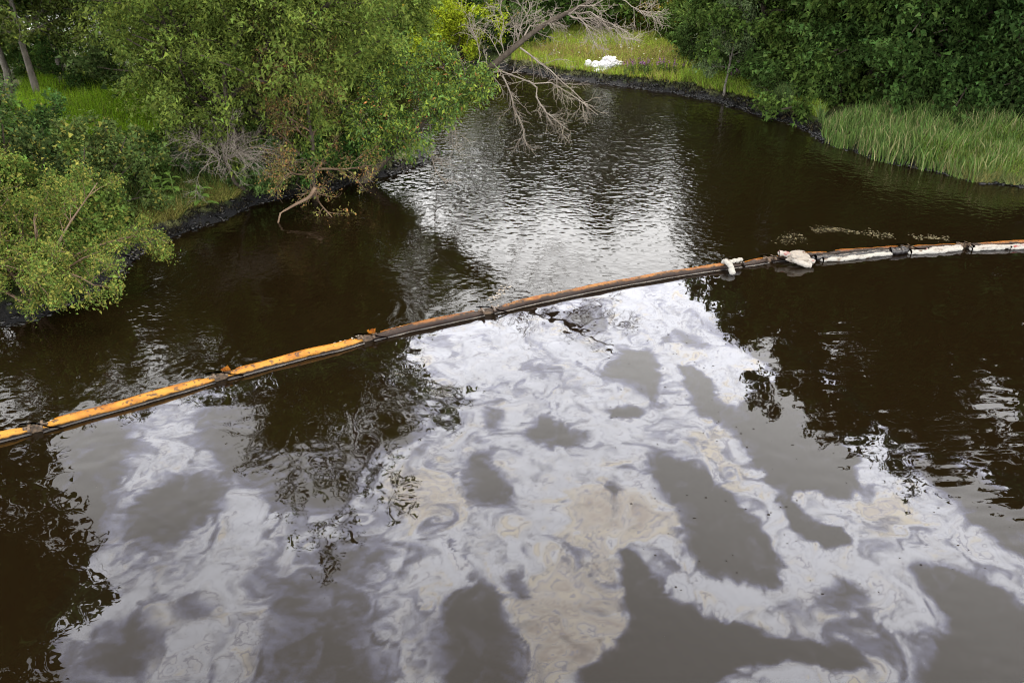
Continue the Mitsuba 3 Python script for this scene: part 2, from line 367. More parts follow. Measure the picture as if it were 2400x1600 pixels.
film = film * np.clip(0.22 + 1.35 * streak, 0.33, 1.0) + 0.2 * np.clip((streak - 0.5) * 4, 0, 1) * (1 - film) * np.clip((below - 0.2) / 0.5, 0, 1)
phase = 0.2 * (streak - 0.5) + 0.66 * meshkit.fbm(np.stack([QX * 1.5, QY * 1.5, QX * 0 + 5], -1), 4, 31) + 0.34 * thick
film *= 1 - 0.16 * np.clip((1.5 - WX) / 6, 0, 1) * np.clip((12.5 - WY) / 4, 0, 1) * (0.5 + cloudy)
film *= edge_fade
KF, KP = 0.3, 0.12
fuv = np.stack([WX + KF * film, WY + KP * phase], -1).reshape(-1, 2)
fv = np.stack([WX, WY, WX * 0], -1).reshape(-1, 3)
ib = np.arange(WX.size).reshape(WX.shape)
fq = np.stack([ib[:-1, :-1], ib[1:, :-1], ib[1:, 1:], ib[:-1, 1:]], -1).reshape(-1, 4)
oily = film.ravel()[fq].mean(1) > 0.16


def film_of(p, uv):
    return dr.clip((uv.x - p.x) / KF, 0, 1)


def film_weight(p, n, uv):
    f = film_of(p, uv)
    grain = fbm(p.x * 9 + uv.y * 3, p.y * 9, 0.0, 2)
    return dr.clip(smoothstep(0.04, 0.95, f + (grain - 0.5) * 0.22 * smoothstep(0.05, 0.3, f)), 0, 1)


def film_color(p, n, uv):
    """Thin-film tints: blue grey at the thin rims, then white, cream and tan with fine interference lines."""
    f, ph = film_of(p, uv), dr.clip((uv.y - p.y) / KP, 0, 1.2)
    ph = ph + 0.02 * (noise(p.x * 16, p.y * 16, 0.0) - 0.5)
    band = 0.5 + 0.5 * dr.cos(ph * 36.0)
    fine = 0.5 + 0.5 * dr.cos(ph * 62.0)
    line = smoothstep(0.86, 1.0, fine)
    c = mix((0.54, 0.57, 0.84), (0.90, 0.92, 1.0), smoothstep(0.3, 0.75, f))
    warm = smoothstep(0.34, 0.52, ph) * smoothstep(0.35, 0.8, f)
    c = mix(c, (0.93, 0.86, 0.74), warm * (0.3 + 0.7 * band))
    c = mix(c, (0.6, 0.49, 0.4), smoothstep(0.48, 0.74, ph) * (0.1 + 0.55 * (1 - band)))
    c = mix(c, (0.50, 0.50, 0.60), 0.75 * line * smoothstep(0.15, 0.4, ph))
    return c


def ripples(p, n, uv):
    x, y = p.x, p.y
    yb = FIT[4] + x * (FIT[3] + x * (FIT[2] + x * (FIT[1] + x * FIT[0])))
    up = smoothstep(-0.05, 0.25, y - yb)
    far = smoothstep(20.0, 34.0, y)
    wx, wy = noise(x * 0.5, y * 0.5, 3.0), noise(x * 0.5, y * 0.5, 7.0)
    a = noise(x * 2.8 + 4.0 * wx, y * 3.9 + 4.0 * wy, 0.0) * 0.0125
    b = noise(x * 6.5 - 3.0 * wy, y * 8.8 + 3.6 * wx, 1.0) * 0.0092
    c = noise(x * 12.0 + wx, y * 16.0, 2.0) * 0.003
    gust = 0.25 + 0.75 * smoothstep(0.35, 0.7, fbm(x * 0.16 + 4.0, y * 0.1, 0.0, 2))
    left = smoothstep(-2.0, -8.0, x + 0.5 * (y - 22.0))
    rough = (0.5 + 0.75 * far) * (1 - 0.3 * left) * (0.6 + 0.5 * gust) + 0.9 * dr.exp(-(dr.square(x + 10.3) + dr.square(y - 20.6)) * 0.45)
    wake = smoothstep(2.6, 0.2, y - yb) * smoothstep(3.0, -4.0, x)
    curl = noise(x * 2.6 + 5.0 * wy, y * 2.6 + 5.0 * wx, 11.0) * 0.022 + noise(x * 6.0 + 5.0 * wx, y * 6.0 + 5.0 * wy, 12.0) * 0.007
    river = (a * 0.8 + b + c) * rough * (1 - 0.5 * wake) + curl * wake
    eddy = noise(x * 2.2 + 3.5 * wx, y * 2.2 + 3.5 * wy, 5.0) * 0.0064 + noise(x * 5.0 + 4 * wy, y * 5.0 + 4 * wx, 6.0) * 0.0023
    calm = eddy * (0.3 + 0.7 * smoothstep(4.5, 0.5, x)) * (0.35 + 0.65 * smoothstep(9.0, 15.0, y)) + noise(x * 2.5 + wx, y * 5.5 - 0.5 * x, 8.0) * 0.005 * smoothstep(5.0, 10.0, x) + noise(x * 4.0, y * 4.0, 9.0) * 0.0006
    return river * up + calm * (1 - up)


scene['river_surface'] = {'type': 'bumpmap', 'texture': proc(ripples, eps=0.01), 'scale': 1.0, 'bsdf': {
    'type': 'blendbsdf', 'weight': proc(film_weight),
    'clean': {'type': 'plastic', 'int_ior': 1.34, 'diffuse_reflectance': {'type': 'rgb', 'value': (0.0056, 0.0034, 0.0013)}},
    'oil': {'type': 'plastic', 'int_ior': 2.0, 'diffuse_reflectance': {'type': 'rgb', 'value': (0.0056, 0.0036, 0.0017)}, 'specular_reflectance': proc(film_color)}}}

ox, oy = np.array([-400, -120, -40, FX0, FX1, 60, 150, 400.0]), np.array([-60, -10, FY0, FY1, 60, 140, 500.0])
outer = []
for x0, x1 in zip(ox[:-1], ox[1:]):
    for y0, y1 in zip(oy[:-1], oy[1:]):
        if not (x0 == FX0 and y0 == FY0):
            outer.append((np.array([[x0, y0, 0], [x1, y0, 0], [x1, y1, 0], [x0, y1, 0.0]]), np.array([[0, 1, 2, 3]])))
ov, of = join(outer)
keep, inv = np.unique(fq[~oily], return_inverse=True)
wv, wf = join([(ov, of), (fv[keep], inv.reshape(-1, 4))])
tag(add('river_water', (wv, wf), 'river_surface', uv=np.vstack([ov[:, :2], fuv[keep]])), 'dark brown river water with ripples reflecting sky and trees', kind='structure')
keep, inv = np.unique(fq[oily], return_inverse=True)
tag(add('oil_sheen', (fv[keep], inv.reshape(-1, 4)), 'river_surface', uv=fuv[keep]), 'milky lavender and cream oil sheen swirling on the water below the boom', 'oil sheen', kind='stuff')

# ------------------------------------------------------------------ trees and shrubs
WILLOW, ASH, DARK, OLIVE, YELLOWY = (0.108, 0.15, 0.032), (0.09, 0.15, 0.03), (0.044, 0.08, 0.018), (0.098, 0.132, 0.034), (0.155, 0.2, 0.036)


def tree(name, label, cat, base, h, spread, seed, leaf=(0.10, 0.05), n=14000, col=DARK, lean=(0, 0), r=0.16, low=0.12, droop=0.3, flat=1.0, limbs=16, twigs=(7, 6),
         puff=0.16, bark='bark', group=None, accent=None, part=0.0, var=0.25, limb_trop=(0, 0, 0.05), twig_trop=(0, 0, 0.0), limb_ang=72, bare=0, tri=False, pw=1.25, thin=False):
    rng = np.random.default_rng(seed)
    x, y = base[:2]
    z = float(height(np.array([[x, y]]))[0]) - 0.15
    key = thing(name, label, cat, group)
    u = np.linspace(0, 1, 9)
    trunk = np.stack([x + lean[0] * h * u ** 1.3, y + lean[1] * h * u ** 1.3, z + h * 0.92 * u], 1)
    trunk[1:-1, :2] += np.cumsum(rng.normal(0, 0.012 * h, (7, 2)), 0) * 0.7
    R = r * (1 - 0.88 * u) + 0.35 * r * np.exp(-u * 14)
    P0, R0 = trunk[None], R[None]
    add('trunk', tubes(P0, R0, 8), bark, key, smooth=True)
    P1, R1 = sprout(rng, P0, R0, limbs, low, 0.97, spread, limb_ang, 0.13, limb_trop, 7, 0.55, 0.25, 0.55, pw=pw)
    P2, R2 = sprout(rng, P1, R1, twigs[0], 0.2, 1.0, spread * 0.42, 48, 0.16, twig_trop, 5, 0.6, 0.35, 0.3, 0.008)
    P3, R3 = sprout(rng, P2, R2, twigs[1], 0.15, 1.0, spread * 0.2, 45, 0.2, twig_trop, 4, 0.6, 0.5, 0.3, 0.005)
    add('branches', join([tubes(P1, R1, 5)] + ([] if thin else [tubes(P2, R2, 3)]) + ([tubes(P3, R3, 3)] if bare else [])), 'twig_wood' if bare else bark, key)
    leaf_mesh('crown', [foliage(rng, P3, int(n * 0.8), leaf, puff, droop, col, var, flat, accent, part, tri=tri), foliage(rng, P2, int(n * 0.2), leaf, puff, droop, col, var, flat, accent, part, tri=tri)], key)
    return key


def shrub(name, label, base, h, spread, seed, leaf=(0.08, 0.04), n=8000, col=OLIVE, stems=9, group=None, cat='shrub', droop=0.1, puff=0.1, accent=None, part=0.0, var=0.25, wood='bark', bare=0, arch=-0.05, z=None, kids=(8, 5), parts=('stems', 'foliage'), thick=1.0, wobble=0.12, tri=False):
    rng = np.random.default_rng(seed)
    x, y = base[:2]
    z = float(height(np.array([[x, y]]))[0]) - 0.08 if z is None else z
    key = thing(name, label, cat, group)
    a = rng.uniform(0, 6.28, stems)
    out = rng.uniform(0.15, 1.0, stems)[:, None]
    d = norm(np.c_[np.cos(a), np.sin(a), np.zeros(stems)] * out * spread + np.array([0, 0, h * 0.8]))
    s = np.c_[x + 0.2 * np.cos(a), y + 0.2 * np.sin(a), np.full(stems, z)]
    L = np.hypot(h, spread * 0.7) * rng.uniform(0.6, 1.05, stems)
    pts = [s]
    for _ in range(6):
        d = norm(d + rng.normal(0, wobble, d.shape) + np.array([0, 0, arch]))
        s = s + d * (L / 6)[:, None]
        pts.append(s)
    P1 = np.stack(pts, 1)
    R1 = np.linspace(1, 0.3, 7)[None] * (0.012 * h + 0.008) * thick * np.ones((stems, 1))
    P2, R2 = sprout(rng, P1, R1, kids[0], 0.1, 1.0, h * 0.34, 50, 0.18, (0, 0, 0.02), 5, 0.6, 0.4, 0.3, 0.006)
    P3, R3 = sprout(rng, P2, R2, kids[1], 0.15, 1.0, h * 0.16, 45, 0.2, (0, 0, 0), 4, 0.6, 0.5, 0.3, 0.004)
    add(parts[0], join([tubes(P1, R1, 5), tubes(P2, R2, 3)] + ([tubes(P3, R3, 3)] if bare else [])), wood, key)
    if n:
        leaf_mesh(parts[1], [foliage(rng, P3, n, leaf, puff, droop, col, var, 1.0, accent, part, tri=tri)], key)
    return key


# --- left bank
shrub('willow_tree', 'big grey green many stemmed willow on the left bank, tallest tree there', (-10.11, 30.72), 11.6, 5.6, 11, leaf=(0.125, 0.06), tri=True, n=140000, col=WILLOW, stems=15, kids=(13, 7), cat='tree', droop=0.35, puff=0.16, accent=YELLOWY, part=0.18, parts=('trunk', 'crown'), thick=0.85, arch=-0.02, wobble=0.2)
shrub('willow_tree', 'narrower green willow behind the half dead tree', (-7.81, 33.51), 9.2, 2.6, 13, leaf=(0.14, 0.075), n=60000, col=(0.11, 0.155, 0.032), stems=11, kids=(10, 7), cat='tree', droop=0.35, puff=0.16, accent=YELLOWY, part=0.1, parts=('trunk', 'crown'), thick=0.75, arch=-0.03, tri=True, wobble=0.2)
tree('dying_tree', 'half dead tree with sparse leaves and red brown twigs at the left waterline', 'tree', (-7.53, 29.33), 7.2, 2.7, 12, leaf=(0.09, 0.04), n=14000, col=(0.17, 0.165, 0.05), r=0.11, low=0.1, limbs=22, twigs=(9, 6), puff=0.09, accent=(0.28, 0.15, 0.06), part=0.28, bare=1, lean=(0.03, 0), limb_trop=(0, 0, -0.03))
LB = [  # px base, height, spread, leaf count, colour, label
    ((-25.23, 41.26), 13, 3.8, 20000, DARK, 'grey trunked tree at the upper left corner of the photo', (0.0, 0), 'grey_bark', 0.25),
    ((-23.58, 40.95), 13, 3.6, 20000, OLIVE, 'grey trunked tree left of the glimpse of far water', (-0.04, 0), 'grey_bark', 0.25),
    ((-23.77, 43.72), 13, 3.6, 20000, OLIVE, 'grey trunked tree right of the glimpse of far water', (-0.03, 0), 'grey_bark', 0.25),
    ((-21.26, 45.85), 13, 4.2, 24000, WILLOW, 'leaning grey trunked tree behind the sunny grass patch', (-0.1, 0), 'grey_bark', 0.3),
    ((-19.79, 45.08), 12, 4.2, 22000, OLIVE, 'olive green tree just right of the leaning grey trunk', (-0.05, 0), 'grey_bark', 0.3),
    ((-17.34, 44.08), 12, 4.2, 26000, WILLOW, 'pale green tree left of the big willow', (0.02, 0), 'bark', 0.15),
    ((-11.9, 40.68), 12, 4.0, 26000, (0.1, 0.14, 0.03), 'light green tree behind the big willow', (0.02, 0), 'bark', 0.15),
    ((-9.39, 40.79), 10, 3.4, 24000, ASH, 'green tree right of the big willow, behind the half dead tree', (0.02, 0), 'bark', 0.12),
    ((-8.46, 48.08), 7.5, 2.8, 17000, (0.075, 0.13, 0.035), 'fresh green tree at the tip of the left bank', (0.05, 0), 'bark', 0.1),
]
for i, (b, h, s, n, c, lab, ln, bk, low) in enumerate(LB):
    tree('bank_tree', lab, 'tree', b, h, s, 30 + i, leaf=(0.15, 0.105), n=n, tri=True, col=c, lean=ln, low=low, bark=bk, r=0.17, limbs=22, twigs=(8, 6), group='trees on the left bank', accent=YELLOWY, part=0.12, puff=0.17)

SH = [  # base, height, spread, leaves, colour, accent part, label
    ((-13.25, 19.89), 3.3, 2.1, 28000, (0.115, 0.14, 0.036), 'leafy bush with yellow green tips hanging over the water at the left edge', 0.35),
    ((-14.79, 19.97), 3.4, 2.8, 18000, (0.12, 0.145, 0.036), 'leafy bush cut by the left edge of the photo just above the water', 0.3),
    ((-13.0, 21.86), 2.5, 1.5, 18000, OLIVE, 'small leaved bush leaning over the water left of the mud edge', 0.25),
    ((-15.07, 23.32), 3.6, 2.6, 18000, (0.07, 0.09, 0.035), 'dark grey green bush above the bush that hangs over the water', 0.1),
    ((-14.09, 25.25), 3.2, 2.1, 20000, (0.085, 0.1, 0.038), 'grey green bush in the middle of the left thicket', 0.12),
    ((-18.2, 26.53), 3.4, 2.6, 12000, (0.055, 0.085, 0.03), 'dark bush at the left edge above the thicket', 0.05),
    ((-16.44, 27.09), 2.4, 2.0, 15000, (0.06, 0.085, 0.032), 'dark bush below the sunny grass patch', 0.05),
    ((-13.71, 27.65), 1.6, 1.3, 10000, (0.085, 0.11, 0.04), 'low bush behind the broad leaved plants', 0.1),
    ((-14.34, 29.6), 1.5, 1.5, 12000, (0.085, 0.12, 0.03), 'bush at the right foot of the sunny grass patch', 0.1),
    ((-12.76, 30.33), 2.0, 1.8, 12000, (0.075, 0.11, 0.03), 'bush left of the dark willow trunk', 0.1),
    ((-11.73, 29.84), 1.5, 1.4, 9000, (0.07, 0.1, 0.045), 'low grey bush in front of the dead twig tangle', 0.05),
    ((-9.26, 29.6), 1.5, 1.5, 9000, (0.08, 0.105, 0.04), 'low bush right of the dark willow trunk', 0.05),
    ((-8.41, 30.16), 2.2, 1.6, 10000, (0.05, 0.08, 0.025), 'dark bush behind the half dead tree', 0.05),
    ((-13.89, 36.47), 2.6, 1.9, 13000, (0.09, 0.12, 0.03), 'bush on the right border of the sunny grass patch', 0.1),
    ((-21.4, 33.83), 2.4, 1.8, 11000, (0.06, 0.1, 0.028), 'bush on the left border of the sunny grass patch', 0.15),
    ((-22.41, 44.17), 3.0, 2.6, 12000, (0.05, 0.075, 0.025), 'dark bush behind the sunny grass patch', 0.05),
    ((-25.74, 45.37), 2.2, 2.4, 10000, (0.055, 0.08, 0.025), 'dark bush under the grey trunks at upper left', 0.05),
    ((-16.52, 41.77), 3.0, 2.4, 12000, (0.065, 0.09, 0.03), 'bush at the upper right of the sunny grass patch', 0.05),
    ((-7.4, 34.72), 2.8, 2.0, 13000, (0.06, 0.1, 0.03), 'dark green bush behind the half dead tree, near the bank tip', 0.05),
    ((-6.21, 31.73), 2.4, 1.7, 13000, (0.06, 0.105, 0.03), 'dark green bush at the foot of the leaning tree', 0.05),
    ((-11.61, 34.03), 3.0, 2.2, 13000, (0.055, 0.08, 0.027), 'shaded bush behind the dark willow trunk', 0.05),
    ((-11.71, 30.85), 2.4, 2.2, 13000, (0.09, 0.115, 0.03), 'bush covering the left foot of the many stemmed willow', 0.1),
    ((-10.12, 31.05), 2.2, 2.0, 12000, (0.075, 0.105, 0.028), 'bush covering the right foot of the many stemmed willow', 0.1),
    ((-13.85, 22.58), 3.2, 2.2, 20000, (0.11, 0.14, 0.036), 'green bush between the bush hanging over the water and the grey green thicket', 0.2),
    ((-12.97, 24.29), 1.6, 1.2, 10000, (0.1, 0.125, 0.035), 'low bush at the left end of the bare black mud', 0.15),
    ((-19.17, 29.02), 2.8, 2.0, 12000, (0.08, 0.115, 0.03), 'bush at the left edge beside the sunny grass', 0.1),
    ((-14.7, 27.55), 1.5, 1.7, 12000, (0.09, 0.12, 0.03), 'bush in front of the sunny grass patch', 0.12),
    ((-27.49, 44.53), 3.4, 2.4, 11000, (0.075, 0.105, 0.028), 'bush under the trunks in the upper left corner of the photo', 0.08),
    ((-29.31, 50.28), 3.0, 2.6, 11000, (0.065, 0.095, 0.026), 'bush below the glimpse of far water at upper left', 0.08),
    ((-27.91, 52.18), 3.6, 2.8, 12000, (0.07, 0.1, 0.026), 'bush right of the glimpse of far water at upper left', 0.08),
    ((-32.63, 52.08), 4.0, 2.8, 10000, (0.06, 0.09, 0.026), 'bush cut by the left edge near the top corner of the photo', 0.05),
]
for i, (b, h, s, n, c, lab, pt) in enumerate(SH):
    c = (0.8 * c[0], 0.98 * c[1], 0.8 * c[2]) if i < 3 or 'hangs' in lab or 'hanging' in lab else (1.05 * c[0], 1.32 * c[1], c[2])
    shrub('bank_shrub', lab, b, h, s, 60 + i, leaf=(0.075, 0.036) if i < 3 else (0.10, 0.075), n=n, tri=i >= 3, col=c, group='shrubs on the left bank', accent=(0.2, 0.2, 0.045), part=pt, bare=1 if i < 3 else 0, wood='twig_wood' if i < 3 else 'bark', arch=-0.14 if i < 3 else -0.06)

# dead tangle of bare twigs in front of the willow
bx_, by_, bz_ = (-10.26, 28.2, 1.81)
key = shrub('dead_bush', 'leafless tangle of pale drooping twigs in front of the dark willow trunk', (bx_, by_), 1.9, 2.0, 85, n=0, stems=36, wood='dead_wood', bare=1, thick=0.4, kids=(10, 5), arch=-0.26, cat='dead bush', z=bz_)
add('stem', tubes(np.array([[[bx_ + 0.35, by_ + 0.9, 0.3], [bx_ + 0.2, by_ + 0.1, 0.5 * bz_], [bx_, by_, bz_ + 0.1]]]), np.array([[0.09, 0.075, 0.05]]), 7), 'bark', key, smooth=True)

# --- the leaning tree over the water
rng = np.random.default_rng(77)
lean_key = thing('leaning_tree', 'half bare tree leaning far out over the river with pale dead branches', 'tree')
trunk = smooth_line([(-6.2, 31.2, -0.25), (-5.41, 31.2, 0.59), (-3.97, 31.2, 1.94), (-2.57, 31.2, 3.11), (-1.84, 31.2, 3.68), (-0.35, 31.2, 4.73), (0.19, 31.2, 5.2), (0.98, 31.2, 5.79), (1.76, 31.2, 6.2), (3.06, 31.2, 6.75), (4.52, 31.2, 7.7)], 24, 1.5)
tr = np.linspace(0.21, 0.035, 24)
add('trunk', tubes(trunk[None], tr[None], 9), 'bark', lean_key, smooth=True)
LIMBS = [
    [(-1.1, 31.2, 4.17), (0.08, 31.0, 4.14), (1.0, 30.7, 3.94), (1.9, 30.4, 3.85), (2.59, 30.2, 3.41), (3.18, 30, 3.01)],
    [(0.3, 31.2, 5.09), (0.72, 31.0, 4.97), (1.26, 30.8, 4.44), (1.96, 30.6, 3.87), (2.34, 30.5, 3.56), (2.94, 30.4, 3.13)],
    [(-0.35, 31.2, 4.1), (-0.08, 30.9, 3.74), (0.08, 30.7, 3.15), (0.26, 30.6, 2.47), (0.47, 30.5, 1.95), (0.7, 30.5, 1.55)],
    [(0.62, 31.0, 3.94), (0.89, 30.6, 3.39), (1.34, 30.4, 2.84), (1.71, 30.2, 2.52), (2.08, 30.0, 2.4)],
    [(0.45, 31.2, 5.49), (0.72, 31.4, 5.86), (1.36, 31.5, 5.95), (1.89, 31.6, 5.81)],
    [(1.88, 31.2, 6.27), (2.74, 31.1, 6.52), (3.23, 31, 6.77), (4.07, 31, 7.3)],
    [(2.21, 31.2, 6.33), (2.74, 31.0, 6.38), (3.32, 30.8, 6.04), (3.75, 30.7, 5.84), (4.21, 30.6, 5.7)],
    [(2.01, 31.2, 6.25), (2.45, 31.3, 6.14), (3.1, 31.4, 6.04), (3.62, 31.5, 5.73), (4.47, 31.6, 5.26)],
    [(2.09, 31.2, 6.21), (2.35, 31.0, 6.28), (2.75, 30.8, 5.76), (3.0, 30.7, 5.32), (3.16, 30.6, 5.07)],
    [(3.66, 31.2, 7.01), (3.91, 31.2, 6.72), (4.5, 31.1, 6.41), (4.9, 31.0, 6.28), (5.31, 31, 6.1)],
    [(-3.18, 31.2, 2.6), (-3.12, 31, 1.81), (-3.17, 31, 1.08), (-2.9, 31, 0.43), (-2.65, 31, -0.01)],
    [(-2.3, 31.2, 3.26), (-2.25, 31, 2.68), (-2.27, 31, 2.09), (-2.3, 31, 1.25)],
    [(-1.28, 31.2, 4.21), (-1.19, 31.5, 4.92), (-1.51, 31.8, 5.63), (-1.66, 32, 6.35)],
    [(-0.32, 31.2, 4.75), (-0.44, 31.5, 5.53), (-0.31, 31.8, 6.23), (-0.44, 32, 6.93)],
    [(0.24, 31.2, 5.21), (0.39, 31.5, 5.97), (0.63, 31.8, 6.52), (0.55, 32, 7.07)],
    [(-1.77, 31.2, 3.7), (-2.42, 31.6, 4.29), (-3.08, 32, 4.69)],
    [(-2.6, 31.2, 3.08), (-3.58, 31.6, 3.82), (-4.43, 32.2, 4.34)],
    [(-3.97, 31.2, 1.94), (-4.86, 31, 3.0), (-5.28, 31, 3.79)],
    [(-4.96, 31.2, 1.0), (-4.38, 30.4, 1.86), (-3.83, 30, 2.13), (-3.16, 29.6, 2.07)],
    [(-3.54, 31.2, 2.31), (-3.04, 30.6, 2.93), (-2.37, 30.2, 3.18), (-1.88, 30, 3.38)],
    [(-4.51, 31.2, 1.39), (-5.19, 30.4, 1.86), (-5.56, 30, 2.44), (-5.8, 29.8, 2.81)],
    [(-1.94, 31.2, 3.62), (-1.43, 30.6, 3.64), (-1.09, 30.2, 3.95)],
]
Ls = [smooth_line(np.array(p), 8, 1.0) for p in LIMBS]
for i, p in enumerate(Ls):
    p[1:] += rng.normal(0, 0.05, (7, 3))
    r0 = 0.034 if i < 9 else 0.022
    add('branch', tubes(p[None], np.linspace(r0, 0.01, 8)[None], 6), 'dead_wood' if i < 15 else 'bark', lean_key, smooth=True)
A = np.stack(Ls)
RA = np.linspace(0.045, 0.014, 8)[None] * np.ones((len(A), 1))
bareA, leafA = A[:15], np.concatenate([A[15:], A[15:], trunk[None, 3:11], trunk[None, 3:11], trunk[None, 5:13]])
P2, R2 = sprout(rng, bareA, RA[:15] * 0.6, 12, 0.12, 1.0, 1.15, 42, 0.22, (0, 0, -0.06), 7, 0.5, 0.5, 0.4, 0.009)
P3, R3 = sprout(rng, P2, R2, 8, 0.15, 1.0, 0.5, 45, 0.25, (0, 0, -0.03), 5, 0.7, 0.6, 0.3, 0.0055)
PU, RU = sprout(rng, trunk[None, 9:], tr[None, 9:], 34, 0.0, 1.0, 1.2, 65, 0.2, (0, 0, 0.05), 7, 0.16, 0.5, 0.3, 0.008)
PU2, RU2 = sprout(rng, PU, RU, 5, 0.2, 1.0, 0.5, 45, 0.25, (0, 0, 0.02), 5, 0.7, 0.6, 0.3, 0.0055)
tw = add('twigs', join([tubes(P2, R2, 4), tubes(P3, R3, 3), tubes(PU, RU, 4), tubes(PU2, RU2, 3)]), 'dead_wood', lean_key)
labels[tw] = {'label': 'bare pale dead twigs of the outer crown', 'kind': 'stuff'}
Q2, S2 = sprout(rng, leafA, np.full((len(leafA), 8), 0.035), 12, 0.0, 1.0, 0.85, 60, 0.2, (0, 0, 0.03), 5, 0.5, 0.4, 0.3, 0.01)
Q3, S3 = sprout(rng, Q2, S2, 5, 0.2, 1.0, 0.5, 45, 0.2, (0, 0, 0.0), 4, 0.6, 0.5, 0.3, 0.006)
add('branches', tubes(Q2, S2, 3), 'bark', lean_key)
leaf_mesh('crown', [foliage(rng, Q3, 17000, (0.13, 0.05), 0.1, 0.5, (0.085, 0.145, 0.038), 0.3, 1.0, (0.19, 0.25, 0.04), 0.35), foliage(rng, Q3[:400], 500, (0.12, 0.05), 0.12, 0.5, (0.3, 0.14, 0.05), 0.3)], lean_key)
labels[lean_key + '__crown'] = {'label': 'leafy green lower crown around the leaning trunk'}

# --- far bank
FARX = [-44, -39, -34, -30, -26, -22, -18, -14.5, -11, -7.5, -4, -0.5, 3, 6, 9.5, 12.5, -41, -28, -15, -8, 1, 8, 4.5, 11.5]
for i, x in enumerate(FARX):
    rg = np.random.default_rng(200 + i)
    back = i > 15
    y = (66 - 0.55 * min(x + 4, 0) if x < -2 else 66.0) + rg.uniform(-1, 1) + (6 if back else 0)
    tree('far_tree', 'dark leafy tree in the row behind the far bank', 'tree', (x, y), rg.uniform(11, 13) + 1.5 * back + (2.0 if x > -5 else 0), 4.2, 200 + i, leaf=(0.32, 0.21), n=7500, tri=True, pw=1.15, col=[DARK, (0.05, 0.085, 0.02), (0.065, 0.1, 0.022)][i % 3], low=0.02, limbs=20, limb_ang=85, limb_trop=(0, 0, 0.0), thin=True, group='trees behind the far bank', puff=0.25, r=0.15)
shrub('lime_bush', 'bright yellow green feathery bush on the far bank behind the leaning tree', (-3.83, 58.0), 4.2, 3.0, 301, leaf=(0.17, 0.07), n=24000, col=(0.24, 0.3, 0.02), stems=14, puff=0.16)
FS_ = [
    ((-8.43, 61.74), 3.8, 2.6, (0.055, 0.1, 0.022), 'dark green bush left of the bright yellow green bush'),
    ((-0.6, 58.99), 3.0, 2.2, (0.05, 0.085, 0.022), 'dark bush between the yellow green bush and the meadow'),
    ((1.91, 63.44), 3.0, 2.2, (0.06, 0.1, 0.022), 'bush at the back left corner of the meadow'),
    ((6.67, 66.86), 2.4, 2.2, (0.055, 0.09, 0.02), 'bush behind the meadow above the white bags'),
    ((10.28, 64.19), 2.6, 2.0, (0.09, 0.1, 0.02), 'bush with orange yellow leaves behind the meadow'),
    ((11.8, 60.13), 2.6, 1.7, (0.075, 0.115, 0.025), 'bush at the back right corner of the meadow'),
    ((-12.17, 63.46), 3.6, 2.6, (0.04, 0.075, 0.02), 'dark bush on the far bank above the left bank tip'),
    ((-15.88, 65.74), 3.6, 2.8, (0.06, 0.1, 0.02), 'bush on the far bank seen past the big willow'),
]
for i, (b, h, s, c, lab) in enumerate(FS_):
    shrub('far_shrub', lab, b, h, s, 320 + i, leaf=(0.2, 0.14), tri=True, n=8000, col=c, puff=0.18, stems=11, group='shrubs on the far bank', accent=(0.3, 0.22, 0.03), part=0.25 if 'orange' in lab else 0.02)

# --- right bank
tree('sapling', 'slim pale green sapling leaning at the right waterline', 'tree', (11.85, 45.96), 5.4, 1.7, 401, leaf=(0.13, 0.06), n=9000, col=(0.085, 0.12, 0.05), lean=(0.06, 0), r=0.07, low=0.3, limbs=18, twigs=(6, 5), puff=0.12, bark='grey_bark')
RB = [
    ((12.6, 53.89), 7.5, 2.6, 20000, (0.065, 0.105, 0.025), 'green tree behind the sapling'),
    ((14.21, 51.65), 9, 3, 28000, (0.085, 0.13, 0.022), 'bright green tree above the sapling'),
    ((14.09, 48.09), 12.3, 3.8, 42000, (0.055, 0.09, 0.02), 'tree with yellow tinted top right of the sapling'),
    ((15.85, 47.38), 14.5, 4.2, 50000, (0.06, 0.095, 0.02), 'tall tree in the middle of the right bank wood'),
    ((16.76, 44.34), 16, 4.4, 56000, (0.055, 0.09, 0.02), 'leafy tree above the start of the reeds'),
    ((18.54, 43.03), 18, 4.6, 60000, (0.045, 0.08, 0.02), 'broad tree over the left half of the reeds'),
    ((19.93, 41.12), 18.5, 4.8, 60000, (0.038, 0.07, 0.018), 'dark tree over the middle of the reeds'),
    ((22.01, 40.46), 18.5, 4.8, 56000, (0.034, 0.064, 0.017), 'very dark tree over the right half of the reeds'),
    ((23.12, 38.24), 19, 4.8, 48000, (0.03, 0.058, 0.016), 'darkest tree at the right edge of the photo'),
    ((25.11, 37.18), 19, 5, 30000, (0.03, 0.055, 0.016), 'dark tree cut off by the right edge of the photo'),
]
for i, (b, h, s, n, c, lab) in enumerate(RB):
    tree('wood_tree', lab, 'tree', b, h, s, 410 + i, leaf=(0.2, 0.14), n=n, tri=True, pw=1.25, limb_ang=82, col=c, low=0.02, limbs=44, twigs=(8, 6), droop=0.5, flat=1.6, puff=0.15, r=0.2, group='trees of the right bank wood', thin=True, var=0.3, limb_trop=(0, 0, -0.035), twig_trop=(0, 0, -0.05), lean=(-0.02, -0.02))
for i, (x, y) in enumerate([(16, 54), (20, 50), (24, 46), (28, 43), (33, 39), (38, 34), (44, 27), (50, 19), (36, 28), (42, 19), (27.5, 33), (31, 29), (36, 24)]):
    tree('rear_tree', 'dark tree standing behind the right bank wood', 'tree', (x, y), min(15.0, 9.5 + 1.35 * i) if i < 10 else 18.0, 4.2, 440 + i, leaf=(0.38, 0.25), n=10000, tri=True, pw=1.3, col=(0.032, 0.06, 0.017), low=0.04, limbs=24, puff=0.25, r=0.2, thin=True, group='rear trees of the right bank wood')
